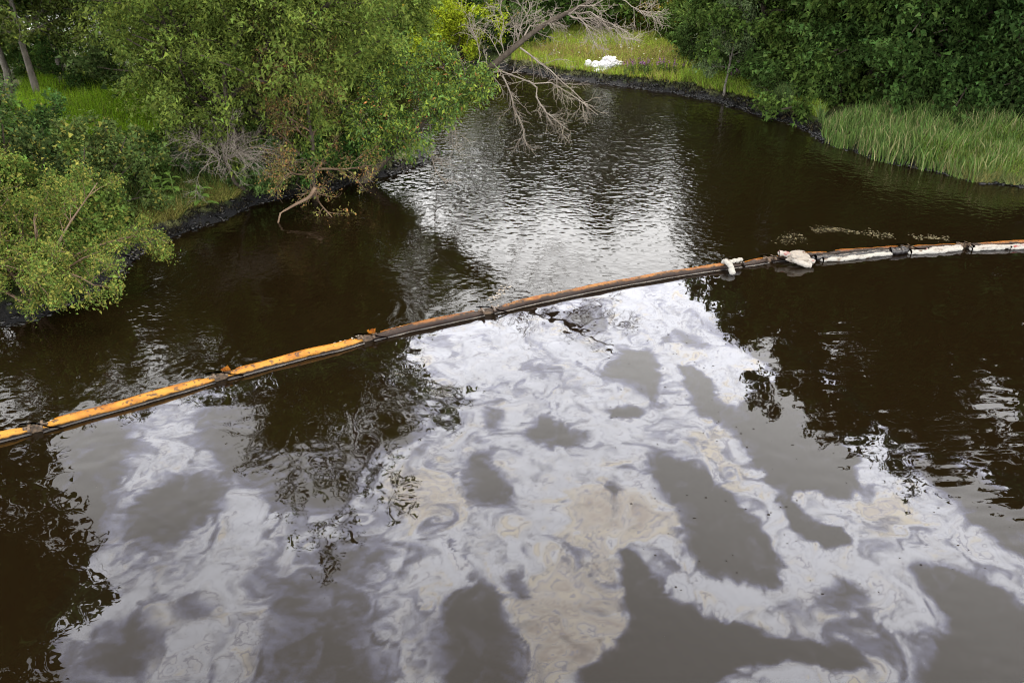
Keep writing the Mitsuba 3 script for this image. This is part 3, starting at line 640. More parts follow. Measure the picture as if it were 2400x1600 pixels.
RS = [
    ((13.82, 45.17), 2.0, 1.8, (0.055, 0.09, 0.022), 'bush at the waterline right of the sapling'),
    ((14.96, 42.8), 2.0, 1.8, (0.05, 0.085, 0.022), 'bush at the waterline left of the reeds'),
    ((11.67, 52.08), 2.2, 1.2, (0.055, 0.09, 0.025), 'bush at the right end of the meadow'),
    ((11.99, 49.2), 2.0, 1.2, (0.06, 0.095, 0.028), 'bush just left of the sapling stem'),
    ((13.39, 47.25), 2.4, 1.8, (0.05, 0.085, 0.02), 'bush just right of the sapling stem'),
]
for i, (b, h, s, c, lab) in enumerate(RS):
    shrub('wood_shrub', lab, b, h, s, 460 + i, leaf=(0.13, 0.07), n=7000, col=c, puff=0.13, group='shrubs along the right bank')

# trees beside and behind the viewpoint on the left, seen as dark reflections in the water
for i, (x, y, h) in enumerate([(-17.5, 20.5, 14), (-21.5, 25, 14), (-18, 17.5, 13.5), (-26, 20, 14), (-27, 29, 13), (-15, 36, 12.5), (-34, 34, 13), (-15.5, 44, 13), (-12, 39.5, 12), (-33, 45, 13), (-27, 50, 12)]):
    tree('thicket_tree', 'olive green tree rising out of the left thicket', 'tree', (x, y), h, 3.8, 480 + i, leaf=(0.22, 0.15), n=16000, tri=True, col=(0.06, 0.09, 0.028), low=0.22, limbs=24, twigs=(8, 6), puff=0.18, r=0.16, thin=True, group='trees of the left thicket')


# ------------------------------------------------------------------ grasses, reeds and flowers
def blades(rng, pts, hgt, wid, lean, col, var=0.25, segs=2, accent=None, part=0.0):
    n = len(pts)
    clump = meshkit.fbm(np.c_[pts[:, :2] * 0.9, np.zeros(n)], 3, 12)
    h = (hgt * rng.uniform(0.5, 1.2, n) * np.clip(0.35 + 1.3 * clump, 0.4, 1.4))[:, None]
    a = rng.uniform(0, 6.28, n)
    side = np.c_[np.cos(a), np.sin(a), np.zeros(n)] * wid / 2 * rng.uniform(0.7, 1.3, n)[:, None]
    bend = np.c_[rng.normal(0, lean, (n, 2)), np.zeros(n)] * h
    up = np.array([0, 0, 1.0])
    colr = np.asarray(col)[None] * np.clip(rng.normal(1, var, (n, 1)), 0.4, 1.8) * (1 + rng.normal(0, 0.07, (n, 3)))
    if accent is not None:
        pick = rng.random(n) < part
        colr[pick] = np.asarray(accent) * rng.uniform(0.7, 1.3, (pick.sum(), 1))
    if segs == 1:
        v = np.stack([pts - side, pts + side, pts + up * h + bend], 1)
        f = np.arange(n)[:, None] * 3 + [0, 1, 2]
    else:
        m = pts + up * h * 0.6 + bend * 0.35
        v = np.stack([pts - side, pts + side, m + side * 0.8, m - side * 0.8, pts + up * h * 0.97 + bend], 1)
        b = np.arange(n)[:, None] * 5
        f = np.vstack([b + [0, 1, 2], b + [0, 2, 3], b + [3, 2, 4]])
    return v.reshape(-1, 3), f, np.clip(np.repeat(colr, v.shape[1], 0), 0.004, 0.8)


def patch(name, label, cat, polys, seed):
    rng = np.random.default_rng(seed)
    parts = [blades(rng, onland(rng, poly, n, d0, d1), h, w, ln, c, 0.28, sg, ac, pt) for poly, n, h, w, ln, c, sg, ac, pt, d0, d1 in polys]
    tag(leaf_mesh(name, parts, None), label, cat, kind='stuff')


DRY, GREEN, BRIGHT = (0.3, 0.26, 0.09), (0.1, 0.15, 0.03), (0.2, 0.34, 0.022)
patch('tall_grass', 'bright green tall grass clearing among the left bank bushes', 'grass', [
    ([(-22.17, 36.13), (-26.7, 45.4), (-21.81, 47.16), (-15.47, 41.23), (-13.71, 33.31), (-15.33, 30.85), (-18.21, 32.67)], 32000, 0.8, 0.035, 0.25, BRIGHT, 1, (0.16, 0.2, 0.05), 0.2, 0.5, 99),
    ([(-18.41, 33.03), (-13.86, 33.68), (-10.45, 30.07), (-11.33, 26.18), (-13.8, 26.18), (-16.85, 28.5)], 9000, 0.6, 0.03, 0.3, (0.07, 0.11, 0.03), 1, DRY, 0.1, 0.5, 99)], 501)
patch('bank_grass', 'olive matted grass at the left water edge above the black mud', 'grass', [
    ([(-11.63, 23.57), (-13.09, 27.2), (-11.56, 29.38), (-9.13, 29.9), (-7.01, 29.12), (-7.67, 27.2), (-8.66, 25.89), (-10.29, 23.57)], 17000, 0.3, 0.024, 0.6, (0.2, 0.2, 0.05), 1, DRY, 0.25, 0.55, 99),
    ([(-15.46, 20.52), (-19.66, 28.5), (-16.85, 31.19), (-13.53, 36.53), (-8.51, 40.74), (-5.49, 34.35), (-8.74, 28.5), (-11.97, 24.55), (-11.89, 20.52)], 24000, 0.5, 0.032, 0.4, (0.09, 0.13, 0.03), 1, GREEN, 0.2, 0.6, 99),
    ([(-13, 19), (-14, 26), (-26, 36), (-40, 30), (-36, 8), (-20, 15)], 14000, 0.5, 0.045, 0.4, (0.08, 0.12, 0.03), 1, GREEN, 0.2, 0.5, 99)], 502)
patch('meadow', 'sunlit meadow of green and straw coloured grass on the far bank', 'meadow', [
    ([(-0.27, 53.27), (1.01, 67.41), (7.52, 68.6), (13.27, 63.01), (10.08, 44.29), (5.27, 46.56), (1.29, 50.39)], 42000, 0.42, 0.05, 0.35, (0.27, 0.36, 0.045), 1, DRY, 0.3, 0.7, 99),
    ([(1.47, 58.21), (11.42, 56.47), (10.29, 51.79), (3.96, 51.79), (1.1, 54.04)], 6500, 0.45, 0.05, 0.35, DRY, 1, (0.3, 0.2, 0.1), 0.3, 2.2, 99),
    ([(-0.25, 48.94), (0.82, 53.86), (5.59, 49.59), (10.17, 47.07), (11.21, 43.18), (9.02, 43.49), (5.21, 45.9), (2.21, 47.68)], 11000, 0.55, 0.06, 0.3, (0.2, 0.32, 0.035), 1, (0.2, 0.2, 0.05), 0.15, 0.75, 4.0)], 503)
patch('bank_weeds', 'green weeds along the right bank between the sapling and the reeds', 'weeds', [
    ([(9.03, 44.65), (10.13, 49.35), (12.87, 48.09), (14.58, 44.65), (15.5, 40.51), (13.9, 35.81), (12.97, 38.44), (10.98, 42.1)], 14000, 0.55, 0.055, 0.35, (0.2, 0.3, 0.04), 1, (0.2, 0.2, 0.06), 0.2, 0.7, 5),
    ([(11.31, 41.59), (13.98, 42.55), (15.12, 39.36), (14.05, 36.2), (13.01, 38.52)], 1600, 1.0, 0.05, 0.2, (0.1, 0.15, 0.05), 2, None, 0, 0.5, 3)], 504)
patch('reeds', 'dense blue green reeds leaning at the right waterline', 'reeds', [
    ([(13.36, 34.44), (14.98, 38.94), (17.78, 39.79), (20.33, 38.52), (23.48, 36.2), (21.07, 31.05), (18.54, 31.05), (16.86, 31.05), (14.96, 32.21)], 8500, 0.8, 0.04, 0.22, (0.095, 0.15, 0.04), 2, (0.26, 0.25, 0.12), 0.16, -0.25, 6),
    ([(17.51, 34.44), (23.07, 35.47), (20.05, 27.95), (18.25, 28.92), (16.47, 30.22)], 9500, 0.52, 0.036, 0.35, (0.12, 0.19, 0.03), 2, (0.25, 0.24, 0.1), 0.08, 0.1, 6)], 505)
patch('edge_grass', 'short pale grass tuft edge below the reeds at the right', 'grass', [
    ([(16.53, 30.58), (18.8, 33.2), (21.33, 32.29), (20.49, 28.07), (19.31, 29.28), (18.09, 30.05)], 9000, 0.4, 0.03, 0.5, (0.16, 0.19, 0.07), 1, DRY, 0.2, -0.1, 1.6)], 506)
patch('oiled_grass', 'oil blackened stubble and dead stalks along the waterline', 'grass', [
    ([(-11.66, 23.39), (-12.4, 25.21), (-10.95, 27.27), (-9.26, 30.14), (-5.97, 32.35), (-3.93, 33.88), (-3.81, 32.65), (-6.97, 28.65), (-9.12, 27.27), (-10.7, 24.45)], 3500, 0.16, 0.025, 0.8, (0.012, 0.011, 0.009), 1, (0.09, 0.075, 0.04), 0.12, 0.0, 0.8),
    ([(-0.29, 56.35), (2.73, 53.36), (5.8, 51.31), (10.19, 49.39), (13.09, 44.86), (15.32, 38.5), (16.19, 35.54), (19.32, 32.35), (18.46, 30.67), (15.41, 33.57), (14.28, 35.54), (13.43, 39.72), (11.33, 43.34), (9.55, 45.92), (5.48, 48.18), (-0.27, 52.66)], 6000, 0.2, 0.04, 0.8, (0.012, 0.011, 0.009), 1, (0.09, 0.075, 0.04), 0.12, 0.0, 0.8)], 507)

rng = np.random.default_rng(520)
fl = onland(rng, [(1.69, 55.64), (3.07, 61.01), (6.85, 61.99), (11.16, 58.21), (9.79, 49.05), (5.66, 50.39), (2.37, 51.79)], 16, 1.5)
ball = trimesh.creation.icosphere(0, 0.045)
tag(add('white_flowers', join([(np.array(ball.vertices) * [1, 1, 0.5] + p + [0, 0, rng.uniform(0.35, 0.6)], ball.faces) for p in fl]), {'type': 'diffuse', 'reflectance': {'type': 'rgb', 'value': (0.75, 0.75, 0.68)}}), 'scattered small white flower heads in the far meadow', 'flowers', kind='stuff')


def flower_plant(base, label, seed, col=(0.3, 0.13, 0.3)):
    rng = np.random.default_rng(seed)
    x, y = base
    z = float(height(np.array([[x, y]]))[0])
    key = thing('flowering_plant', label, 'flower', 'purple flowering plants on the far bank')
    n = 9
    s = np.c_[x + rng.normal(0, 0.22, n), y + rng.normal(0, 0.22, n), np.full(n, z - 0.03)]
    top = s + np.c_[rng.normal(0, 0.1, (n, 2)), rng.uniform(0.7, 1.1, n)]
    P = s[:, None] + (top - s)[:, None] * np.linspace(0, 1, 5)[None, :, None]
    add('stems', tubes(P, np.full((n, 5), 0.01), 3), 'bark', key)
    leaf_mesh('foliage', [foliage(rng, P[:, :4], 300, (0.12, 0.035), 0.04, 0.0, (0.1, 0.15, 0.035))], key)
    leaf_mesh('blossom', [foliage(rng, P[:, 3:], 130, (0.055, 0.04), 0.03, 0.0, col)], key)


for i, (b, lab) in enumerate(zip([(7.24, 50.43), (7.74, 50.8), (8.11, 50.17), (9.07, 50.57), (9.62, 49.98), (12.55, 46.72), (13.34, 47.03), (13.61, 46.63)], [
        'leftmost purple flowered plant below the white bags', 'purple flowered plant second from the left on the far bank', 'purple flowered plant in the middle of the far bank group', 'pale purple flowered plant right of the far bank group', 'purple flowered plant at the right end of the meadow',
        'purple flowered plant just right of the sapling', 'purple flowered plant in the weeds under the right wood', 'rightmost purple flowered plant on the bank'])):
    flower_plant(b, lab, 530 + i)


def broadleaf(base, h, label, seed):
    rng = np.random.default_rng(seed)
    x, y = base
    z = float(height(np.array([[x, y]]))[0]) - 0.03
    key = thing('broadleaf_plant', label, 'plant', 'broad leaved plants on the left bank')
    u = np.linspace(0, 1, 7)
    P = np.stack([x + 0.06 * np.sin(u * 3), y + 0.04 * u, z + h * u], 1)
    add('stem', tubes(P[None], np.full((1, 7), 0.018), 5), 'leafy_stem', key, smooth=True)
    for i in range(11):
        a, t = i * 2.4 + rng.uniform(-0.3, 0.3), 0.15 + 0.8 * i / 10
        L, wd = (0.62 - 0.3 * t) * rng.uniform(0.85, 1.15), 0.22 * (1.2 - 0.5 * t)
        o = np.array([np.interp(t, u, P[:, k]) for k in range(3)])
        d, sd = np.array([math.cos(a), math.sin(a), 0]), np.array([-math.sin(a), math.cos(a), 0])
        s = np.linspace(0, 1, 6)
        mid = o + d * (s * L)[:, None] + np.array([0, 0, 1]) * (0.5 * L * s - 0.55 * L * s * s)[:, None]
        w = wd / 2 * np.sin(np.pi * np.clip(s * 0.92 + 0.06, 0, 1)) ** 0.8
        v = np.stack([mid - sd * w[:, None] + [0, 0, 0.02], mid, mid + sd * w[:, None] + [0, 0, 0.02]], 1).reshape(-1, 3)
        q = [[3 * j + k, 3 * j + k + 1, 3 * j + k + 4, 3 * j + k + 3] for j in range(5) for k in range(2)]
        add('leaf', (v, np.array(q)), 'broad_leaf', key, smooth=True)


scene['leafy_stem'] = {'type': 'diffuse', 'reflectance': {'type': 'rgb', 'value': (0.09, 0.14, 0.04)}}
scene['broad_leaf'] = {'type': 'principledthin', 'base_color': {'type': 'rgb', 'value': (0.15, 0.25, 0.05)}, 'roughness': 0.5, 'diff_trans': 0.7}
for b, h, lab, sd in zip([(-12.54, 26.9), (-11.78, 26.86), (-11.0, 27.2), (-12.46, 27.54)], (1.15, 1.3, 0.8, 0.9), ('left one of the broad leaved plants above the mud edge', 'tallest broad leaved plant with an upright stem above the mud edge', 'small bright broad leaved plant nearest the black mud', 'broad leaved plant between the two tall ones, set back'), (551, 552, 553, 554)):
    broadleaf(b, h, lab, sd)

# dead limb lying in the water at the left bank
P = smooth_line([(-8.2, 26.6, 0.27), (-7.64, 27.0, 0.51), (-7.16, 27.3, 0.68), (-6.97, 27.5, 0.97)], 12)
P[0, 2] = -0.05
k = thing('fallen_limb', 'pale bare limb dipping into the water below the half dead tree', 'branch')
add('limb', tubes(P[None], np.linspace(0.03, 0.075, 12)[None], 8), 'twig_wood', k, smooth=True)
P2, R2 = sprout(np.random.default_rng(6), P[None], np.full((1, 12), 0.02), 6, 0.75, 1.0, 0.9, 50, 0.2, (0.02, 0, -0.03), 5, 0.5, 0.4)
add('twigs', tubes(P2, R2, 4), 'twig_wood', k)

# ------------------------------------------------------------------ containment boom
def stained(yellow, deep, line):
    def f(p, n, uv):
        a = fbm(p.x * 3.0, p.y * 3.0, p.z * 6.0, 3)
        b = fbm(p.x * 14.0, p.y * 14.0, p.z * 14.0, 2)
        c = mix(yellow, deep, smoothstep(0.4, 0.75, a))
        spots = smoothstep(0.58, 0.7, b * 0.75 + a * 0.25) * 0.85
        low = 1 - smoothstep(line - 0.03, line + 0.03, p.z + (a - 0.5) * 0.12 + (b - 0.5) * 0.05)
        oil = mix((0.011, 0.008, 0.007), (0.032, 0.019, 0.013), b)
        return mix(mix(c, (0.05, 0.03, 0.02), spots), oil, low)
    return f


def vinyl(fn):
    return {'type': 'twosided', 'bsdf': {'type': 'principled', 'base_color': proc(fn), 'roughness': 0.5, 'specular': 0.2}}


scene['clean_vinyl'] = vinyl(stained((0.31, 0.15, 0.02), (0.22, 0.085, 0.012), 0.065))
scene['oily_vinyl'] = vinyl(stained((0.24, 0.105, 0.024), (0.14, 0.046, 0.012), 0.148))
scene['dark_vinyl'] = vinyl(stained((0.22, 0.09, 0.02), (0.11, 0.036, 0.012), 0.166))
scene['black_skirt'] = {'type': 'twosided', 'bsdf': {'type': 'principled', 'base_color': {'type': 'rgb', 'value': (0.01, 0.008, 0.008)}, 'roughness': 0.35, 'specular': 0.5}}
scene['metal_plate'] = {'type': 'twosided', 'bsdf': {'type': 'principled', 'base_color': proc(lambda p, n, uv: mix((0.015, 0.012, 0.01), (0.12, 0.08, 0.05), noise(p.x * 20, p.y * 20, p.z * 20))), 'roughness': 0.45}}
scene['rope'] = {'type': 'diffuse', 'reflectance': {'type': 'rgb', 'value': (0.02, 0.018, 0.016)}}
scene['orange_cloth'] = {'type': 'twosided', 'bsdf': {'type': 'diffuse', 'reflectance': proc(lambda p, n, uv: mix((0.3, 0.12, 0.015), (0.14, 0.04, 0.012), noise(p.x * 12, p.y * 12, p.z * 12)))}}
scene['white_sock'] = {'type': 'twosided', 'bsdf': {'type': 'diffuse', 'reflectance': proc(lambda p, n, uv: mix((0.27, 0.26, 0.235), (0.08, 0.055, 0.04), smoothstep(0.6, 0.85, fbm(p.x * 5, p.y * 5, p.z * 9 + 3))))}}
scene['pad_cloth'] = {'type': 'twosided', 'bsdf': {'type': 'diffuse', 'reflectance': proc(lambda p, n, uv: mix((0.24, 0.215, 0.185), (0.08, 0.05, 0.035), smoothstep(0.55, 0.8, fbm(p.x * 7, p.y * 7, p.z * 12 + 3))))}}
scene['pink_sock'] = {'type': 'twosided', 'bsdf': {'type': 'diffuse', 'reflectance': proc(lambda p, n, uv: mix((0.26, 0.24, 0.215), (0.2, 0.035, 0.035), smoothstep(0.6, 0.75, fbm(p.x * 4, p.y * 4, p.z * 9))))}}


def sweep(pts, rad, sides=16, flat=None, noise_amp=0.0, seed=0):
    """A closed soft tube along pts; flat = height factor per point."""
    p = np.asarray(pts, float)
    k = len(p)
    t = norm(np.gradient(p, axis=0))
    a = norm(np.cross(t, [0, 0, 1.0]))
    b = np.cross(a, t)
    an = np.arange(sides) * 2 * np.pi / sides
    rad = np.broadcast_to(rad, (k,))
    flat = np.ones(k) if flat is None else np.broadcast_to(flat, (k,))
    v = p[:, None] + rad[:, None, None] * (np.cos(an)[:, None] * a[:, None] / np.sqrt(flat)[:, None, None] + np.sin(an)[:, None] * b[:, None] * flat[:, None, None])
    v = v.reshape(-1, 3)
    if noise_amp:
        c = np.repeat(p, sides, 0)
        v = v + (v - c) * ((meshkit.fbm(v * 4, 3, seed) - 0.5) * noise_amp * 2)[:, None]
    f = [[i * sides + j, i * sides + (j + 1) % sides, (i + 1) * sides + (j + 1) % sides, (i + 1) * sides + j] for i in range(k - 1) for j in range(sides)]
    tri = [x for q in f for x in ([q[0], q[1], q[2]], [q[0], q[2], q[3]])]
    tri += [[0, j + 1, j] for j in range(1, sides - 1)] + [[(k - 1) * sides, (k - 1) * sides + j, (k - 1) * sides + j + 1] for j in range(1, sides - 1)]
    return v, np.array(tri)


def at_z(pts, z):
    return np.c_[np.asarray(pts, float), np.full(len(pts), z)]


def boxbar(a, b, w, hgt, z):
    """A bevelled bar from a to b (xy), width w, height hgt, centre height z."""
    a, b = np.array([*a, z]), np.array([*b, z])
    m = trimesh.creation.box(extents=[np.linalg.norm(b - a), w, hgt])
    m.apply_transform(trimesh.transformations.rotation_matrix(math.atan2(b[1] - a[1], b[0] - a[0]), [0, 0, 1]))
    m.apply_translation((a + b) / 2)
    return m


SECTIONS = [
    ([(-23.5, 13.6), (-19.5, 12.3)] + [(-12.96, 12.76), (-11.56, 13.38), (-10.74, 13.8), (-10.26, 14.08)], 'clean_vinyl', 0.13, 'yellow orange boom section cut off at the left edge of the photo'),
    ([(-10.06, 14.14), (-9.34, 14.62), (-8.59, 15.07), (-7.82, 15.58), (-7.02, 16.12)], 'clean_vinyl', 0.13, 'bright yellow orange boom section second from the left'),
    ([(-6.78, 16.26), (-5.99, 16.75), (-5.08, 17.29), (-4.4, 17.64), (-3.84, 18.02)], 'clean_vinyl', 0.135, 'yellow orange boom section with dark oil spots, third from the left'),
    ([(-3.6, 18.15), (-2.8, 18.6), (-1.71, 19.13), (-0.79, 19.56)], 'dark_vinyl', 0.13, 'boom section covered in dark oil with an orange rim, fourth from the left'),
    ([(-0.54, 19.67), (0.6, 20.28), (1.83, 20.86), (3.13, 21.44), (4.46, 21.96), (5.84, 22.46), (7.03, 22.82)], 'oily_vinyl', 0.125, 'longest boom section, orange on top and oil brown on its front'),
    ([(7.13, 22.85), (7.53, 22.99), (7.95, 23.15)], 'dark_vinyl', 0.12, 'short torn looking boom section left of the white bundle'),
    ([(8.09, 23.19), (8.71, 23.39), (9.44, 23.56), (10.15, 23.67)], 'oily_vinyl', 0.12, 'boom section under the white and pink bundle'),
    ([(10.08, 23.67), (11.18, 23.88), (11.9, 23.98), (12.59, 24.06)], 'dark_vinyl', 0.12, 'dark boom section with orange rim right of the white bundle'),
    ([(12.77, 24.09), (13.64, 24.2), (14.52, 24.31)], 'dark_vinyl', 0.11, 'thin dark boom section second from the right edge'),
    ([(14.74, 24.34), (15.69, 24.42), (16.72, 24.53), (19.7, 24.83), (25.81, 25.4)], 'oily_vinyl', 0.12, 'orange boom section running out at the right edge of the photo'),
]
for i, (pts, mat, r, lab) in enumerate(SECTIONS):
    r *= 0.8
    key = thing('boom_section', lab, 'oil boom', 'floating boom sections across the river')
    L = smooth_line(pts, 40, 1.0)
    u = np.linspace(0, 1, 40)
    length = np.linalg.norm(np.diff(L, axis=0), axis=1).sum()
    e = np.clip(np.minimum(u, 1 - u) * length / 0.45, 0, 1)
    e = e * e * (3 - 2 * e)
    sag = 0.012 * np.sin(u * length * 3.0 + i)
    add('float', sweep(at_z(L, 0.07) + np.c_[np.zeros((40, 2)), sag], r * (0.62 + 0.38 * e), 18, 0.55 + 0.43 * e, 0.06, i), mat, key, smooth=50)
    t = norm(np.gradient(L, axis=0))
    nrm = np.c_[t[:, 1], -t[:, 0]]            # towards the viewer, downstream
    add('skirt', sweep(at_z(L + nrm * (r * 0.95), 0.015), 0.045, 8, 0.6, 0.4, i + 40), 'black_skirt', key, smooth=50)
    rim = at_z(L - nrm * r * 0.35, 0.07 + r * 0.86) + np.c_[np.zeros((40, 2)), sag - 0.03 * (1 - e)]
    add('top_seam', sweep(rim[3:-3], 0.014, 6), 'orange_cloth', key, smooth=True)

# connectors between the sections: end plates, strap and a bunch of cloth
JOINTS = [
    ([(-10.25, 14.04), (-10.04, 14.14)], 0, 'dark connector at the left end of the second boom section'),
    ([(-7.0, 16.12), (-6.78, 16.26)], 1, 'dark connector with a bunch of orange cloth, between second and third boom section'),
    ([(-3.84, 18.02), (-3.59, 18.15)], 1, 'dark connector with a bunch of rust brown cloth, between third and fourth boom section'),
    ([(-0.81, 19.56), (-0.51, 19.67)], 0, 'dark connector with a slanted black strap in the middle of the boom'),
    ([(7.92, 23.15), (8.16, 23.22)], 0, 'dark connector left of the white and pink bundle'),
    ([(12.59, 24.06), (12.8, 24.09)], 0, 'dark connector between the two long white socks'),
    ([(14.5, 24.31), (14.76, 24.34)], 0, 'dark connector near the right edge of the photo'),
]
for i, (pts, cloth, lab) in enumerate(JOINTS):
    key = thing('boom_connector', lab, 'connector', 'connectors between the boom sections')
    a, b = np.array(pts)
    t = norm(b - a)
    nn = np.array([t[1], -t[0]])
    c = (a + b) / 2
    add('plate', boxbar(a - t * 0.12 + nn * 0.01, b + t * 0.12 + nn * 0.01, 0.05, 0.2, 0.06), 'metal_plate', key)
    add('end_bar', boxbar(a - nn * 0.14, a + nn * 0.17, 0.05, 0.05, 0.15), 'metal_plate', key)
    add('end_bar', boxbar(b - nn * 0.14, b + nn * 0.17, 0.05, 0.05, 0.14), 'metal_plate', key)
    strap = smooth_line(np.array([[*(c - t * 0.3 - nn * 0.12), 0.19], [*(c - nn * 0.03), 0.2], [*(c + t * 0.25 + nn * 0.14), 0.13], [*(c + t * 0.5 + nn * 0.16), 0.04]]), 14)
    add('strap', sweep(strap, 0.015, 7), 'rope', key, smooth=True)
    if cloth:
        rg = np.random.default_rng(700 + i)
        ball = trimesh.creation.icosphere(3, 1.0)
        lobes = []
        for q in range(4):     # crumpled folds of the sleeve sticking up
            v = np.array(ball.vertices)
            ridge = np.abs(meshkit.fbm(v * 3.0 + i * 7 + q * 3, 3, i + q) - 0.5)
            v = v * (0.75 + 2.2 * ridge)[:, None] * [0.05, 0.035, 0.1]
            an, tl = rg.uniform(0, 6.28), rg.uniform(0.2, 0.7)
            v = v @ trimesh.transformations.euler_matrix(tl, 0, an)[:3, :3].T
            lobes.append((v + [*(b - nn * 0.07 + t * rg.uniform(-0.05, 0.09)), 0.17], np.array(ball.faces)))
        add('cloth_bunch', join(lobes), 'orange_cloth', key, smooth=True)


# absorbent socks and the bundle lying against the boom
def sock(name, label, pts, rad, mat, seed, group=None, cat='absorbent sock', ties=5):
    key = thing(name, label, cat, group)
    rg = np.random.default_rng(seed)
    L = smooth_line(np.array(pts, float), 44, 1.2)
    u = np.linspace(0, 1, 44)
    e = np.sqrt(np.clip(np.minimum(u, 1 - u) / 0.035, 0.05, 1))
    lump = 1 - 0.28 * np.exp(-((u[:, None] - (np.arange(ties) + 0.5 + rg.uniform(-0.15, 0.15, ties)) / ties) / 0.018) ** 2).sum(1)
    L = L + np.c_[np.cumsum(rg.normal(0, 0.004, (44, 2)), 0), 0.01 * np.sin(u * 20 + seed)]
    add('tube', sweep(L, rad * e * lump, 12, 0.85, 0.22, seed), mat, key, smooth=60)
    add('end_tie', sweep(np.array([L[1] - [0, 0, 0.0], L[2]]), rad * 1.02, 10), 'rope', key, smooth=30)
    return key


SG = 'pale absorbent socks along the boom'
sock('absorbent_sock', 'short white sock lying across the boom, pointing down to the water', [(*p, z) for p, z in zip([(6.43, 22.72), (6.55, 22.56), (6.62, 22.3), (6.63, 22.08)], (0.2, 0.27, 0.2, 0.06))], 0.085, 'white_sock', 801, SG, ties=2)
sock('absorbent_sock', 'short white sock lying along the top of the boom behind the crossing one', [(*p, 0.22) for p in [(6.58, 22.61), (6.82, 22.74), (7.07, 22.87)]], 0.07, 'white_sock', 802, SG, ties=2)
sock('absorbent_sock', 'white sock floating in front of the boom right of the bundle', [(*p, 0.05) for p in [(9.63, 23.2), (10.3, 23.3), (11.04, 23.47), (11.66, 23.68), (12.13, 23.79)]], 0.085, 'white_sock', 803, SG)
sock('absorbent_sock', 'long white sock floating in front of the thin dark boom section', [(*p, 0.05) for p in [(12.62, 23.79), (13.23, 23.86), (13.89, 23.96), (14.53, 24.18)]], 0.095, 'white_sock', 804, SG)
sock('absorbent_sock', 'white sock at the right edge of the photo', [(*p, 0.05) for p in [(14.72, 24.07), (15.42, 24.14), (15.95, 24.21)]], 0.08, 'white_sock', 805, SG)
sock('absorbent_sock', 'white sock end cut off by the right edge of the photo', [(*p, 0.05) for p in [(16.02, 24.18), (16.58, 24.25), (18.05, 24.39)]], 0.08, 'white_sock', 806, SG)
sock('absorbent_sock', 'pink stained sock between the boom and the long white sock', [(*p, 0.1) for p in [(13.26, 23.95), (13.85, 24.06), (14.5, 24.2)]], 0.06, 'pink_sock', 807, SG)
sock('absorbent_sock', 'red and pink stained sock behind the white sock at the right edge', [(*p, 0.1) for p in [(14.74, 24.13), (15.71, 24.2), (16.74, 24.31), (18.07, 24.45)]], 0.07, 'pink_sock', 808, SG)
sock('oiled_sock', 'black oil soaked sock lying along the dark boom section', [(*p, 0.1) for p in [(9.38, 23.25), (10.19, 23.39), (11.23, 23.67), (12.12, 23.84)]], 0.1, 'black_skirt', 809, cat='absorbent sock')
sock('oiled_sock', 'black oil soaked lump at the end of the dark boom section', [(*p, 0.1) for p in [(12.04, 23.81), (12.31, 23.84), (12.6, 23.95)]], 0.13, 'black_skirt', 810, cat='absorbent sock', ties=2)
sock('absorbent_sock', 'white and pink sock curled around the boom under the bundle', [(*p, z) for p, z in zip([(8.27, 23.22), (8.5, 23.19), (8.69, 23.02), (8.76, 22.82), (9.03, 22.75), (9.2, 22.75)], (0.26, 0.27, 0.24, 0.16, 0.1, 0.06))], 0.1, 'pink_sock', 811, SG, ties=4)

key = thing('absorbent_bundle', 'crumpled white pad bundle heaped on the boom', 'absorbent pad')
ball = trimesh.creation.icosphere(4, 1.0)
bx, by = (8.9, 23.02)
v = np.array(ball.vertices)
w = 1 + 1.0 * (meshkit.fbm(v * 1.7 + 4, 4, 8) - 0.5)
v = v * w[:, None] * [0.36, 0.2, 0.19]
v[:, 2] += np.where(v[:, 0] > 0.1, -0.5 * (v[:, 0] - 0.1), 0)
add('pad', (v + [bx, by, 0.22], ball.faces), 'pad_cloth', key, smooth=True)
v = np.array(ball.vertices)
v = v * (1 + 0.9 * (meshkit.fbm(v * 2 + 9, 4, 3) - 0.5))[:, None] * [0.16, 0.1, 0.08]
add('fold', (v + [bx + 0.3, by - 0.12, 0.14], ball.faces), 'pink_sock', key, smooth=True)

# foam and small debris where the current meets the boom
rng = np.random.default_rng(900)
ico = trimesh.creation.icosphere(0, 1.0)
iv, iff = np.array(ico.vertices), np.array(ico.faces)


def flecks(pts, rmin, rmax):
    return join([(iv * [rng.uniform(0.8, 2.2), rng.uniform(0.6, 1.2), 0.35] * rng.uniform(rmin, rmax) + [x, y, 0.004], iff) for x, y in pts])


line = resample(boom_xy, 500)
sel = line[(line[:, 0] > -11) & (line[:, 0] < 8)]
pts = sel[rng.integers(0, len(sel), 700)] + np.c_[rng.normal(-0.05, 0.1, 700), 0.16 + np.abs(rng.normal(0, 0.06, 700))]
arc = resample([(-0.6, 20.4), (-0.31, 20.96), (-0.13, 21.39)], 60) + rng.normal(0, 0.07, (60, 2))
tag(add('foam', flecks(np.vstack([pts, arc]), 0.008, 0.028), {'type': 'diffuse', 'reflectance': {'type': 'rgb', 'value': (0.3, 0.27, 0.23)}}), 'thin line of white foam flecks along the upstream edge of the boom', 'foam', kind='stuff')
far = resample([(8.92, 24.7), (9.62, 25.39), (10.35, 25.86), (11.0, 26.06), (11.65, 25.82), (12.38, 25.46), (13.14, 25.23), (13.98, 25.19), (14.93, 25.08)], 700) + rng.normal(0, 1, (700, 2)) * [0.3, 0.13]
keepf = meshkit.noise(np.c_[far * 1.6, np.zeros(700)], 3) > 0.35
tag(add('foam', flecks(far[keepf], 0.008, 0.02), {'type': 'diffuse', 'reflectance': {'type': 'rgb', 'value': (0.16, 0.14, 0.085)}}), 'curved line of yellowish foam upstream of the white bundle', 'foam', kind='stuff')
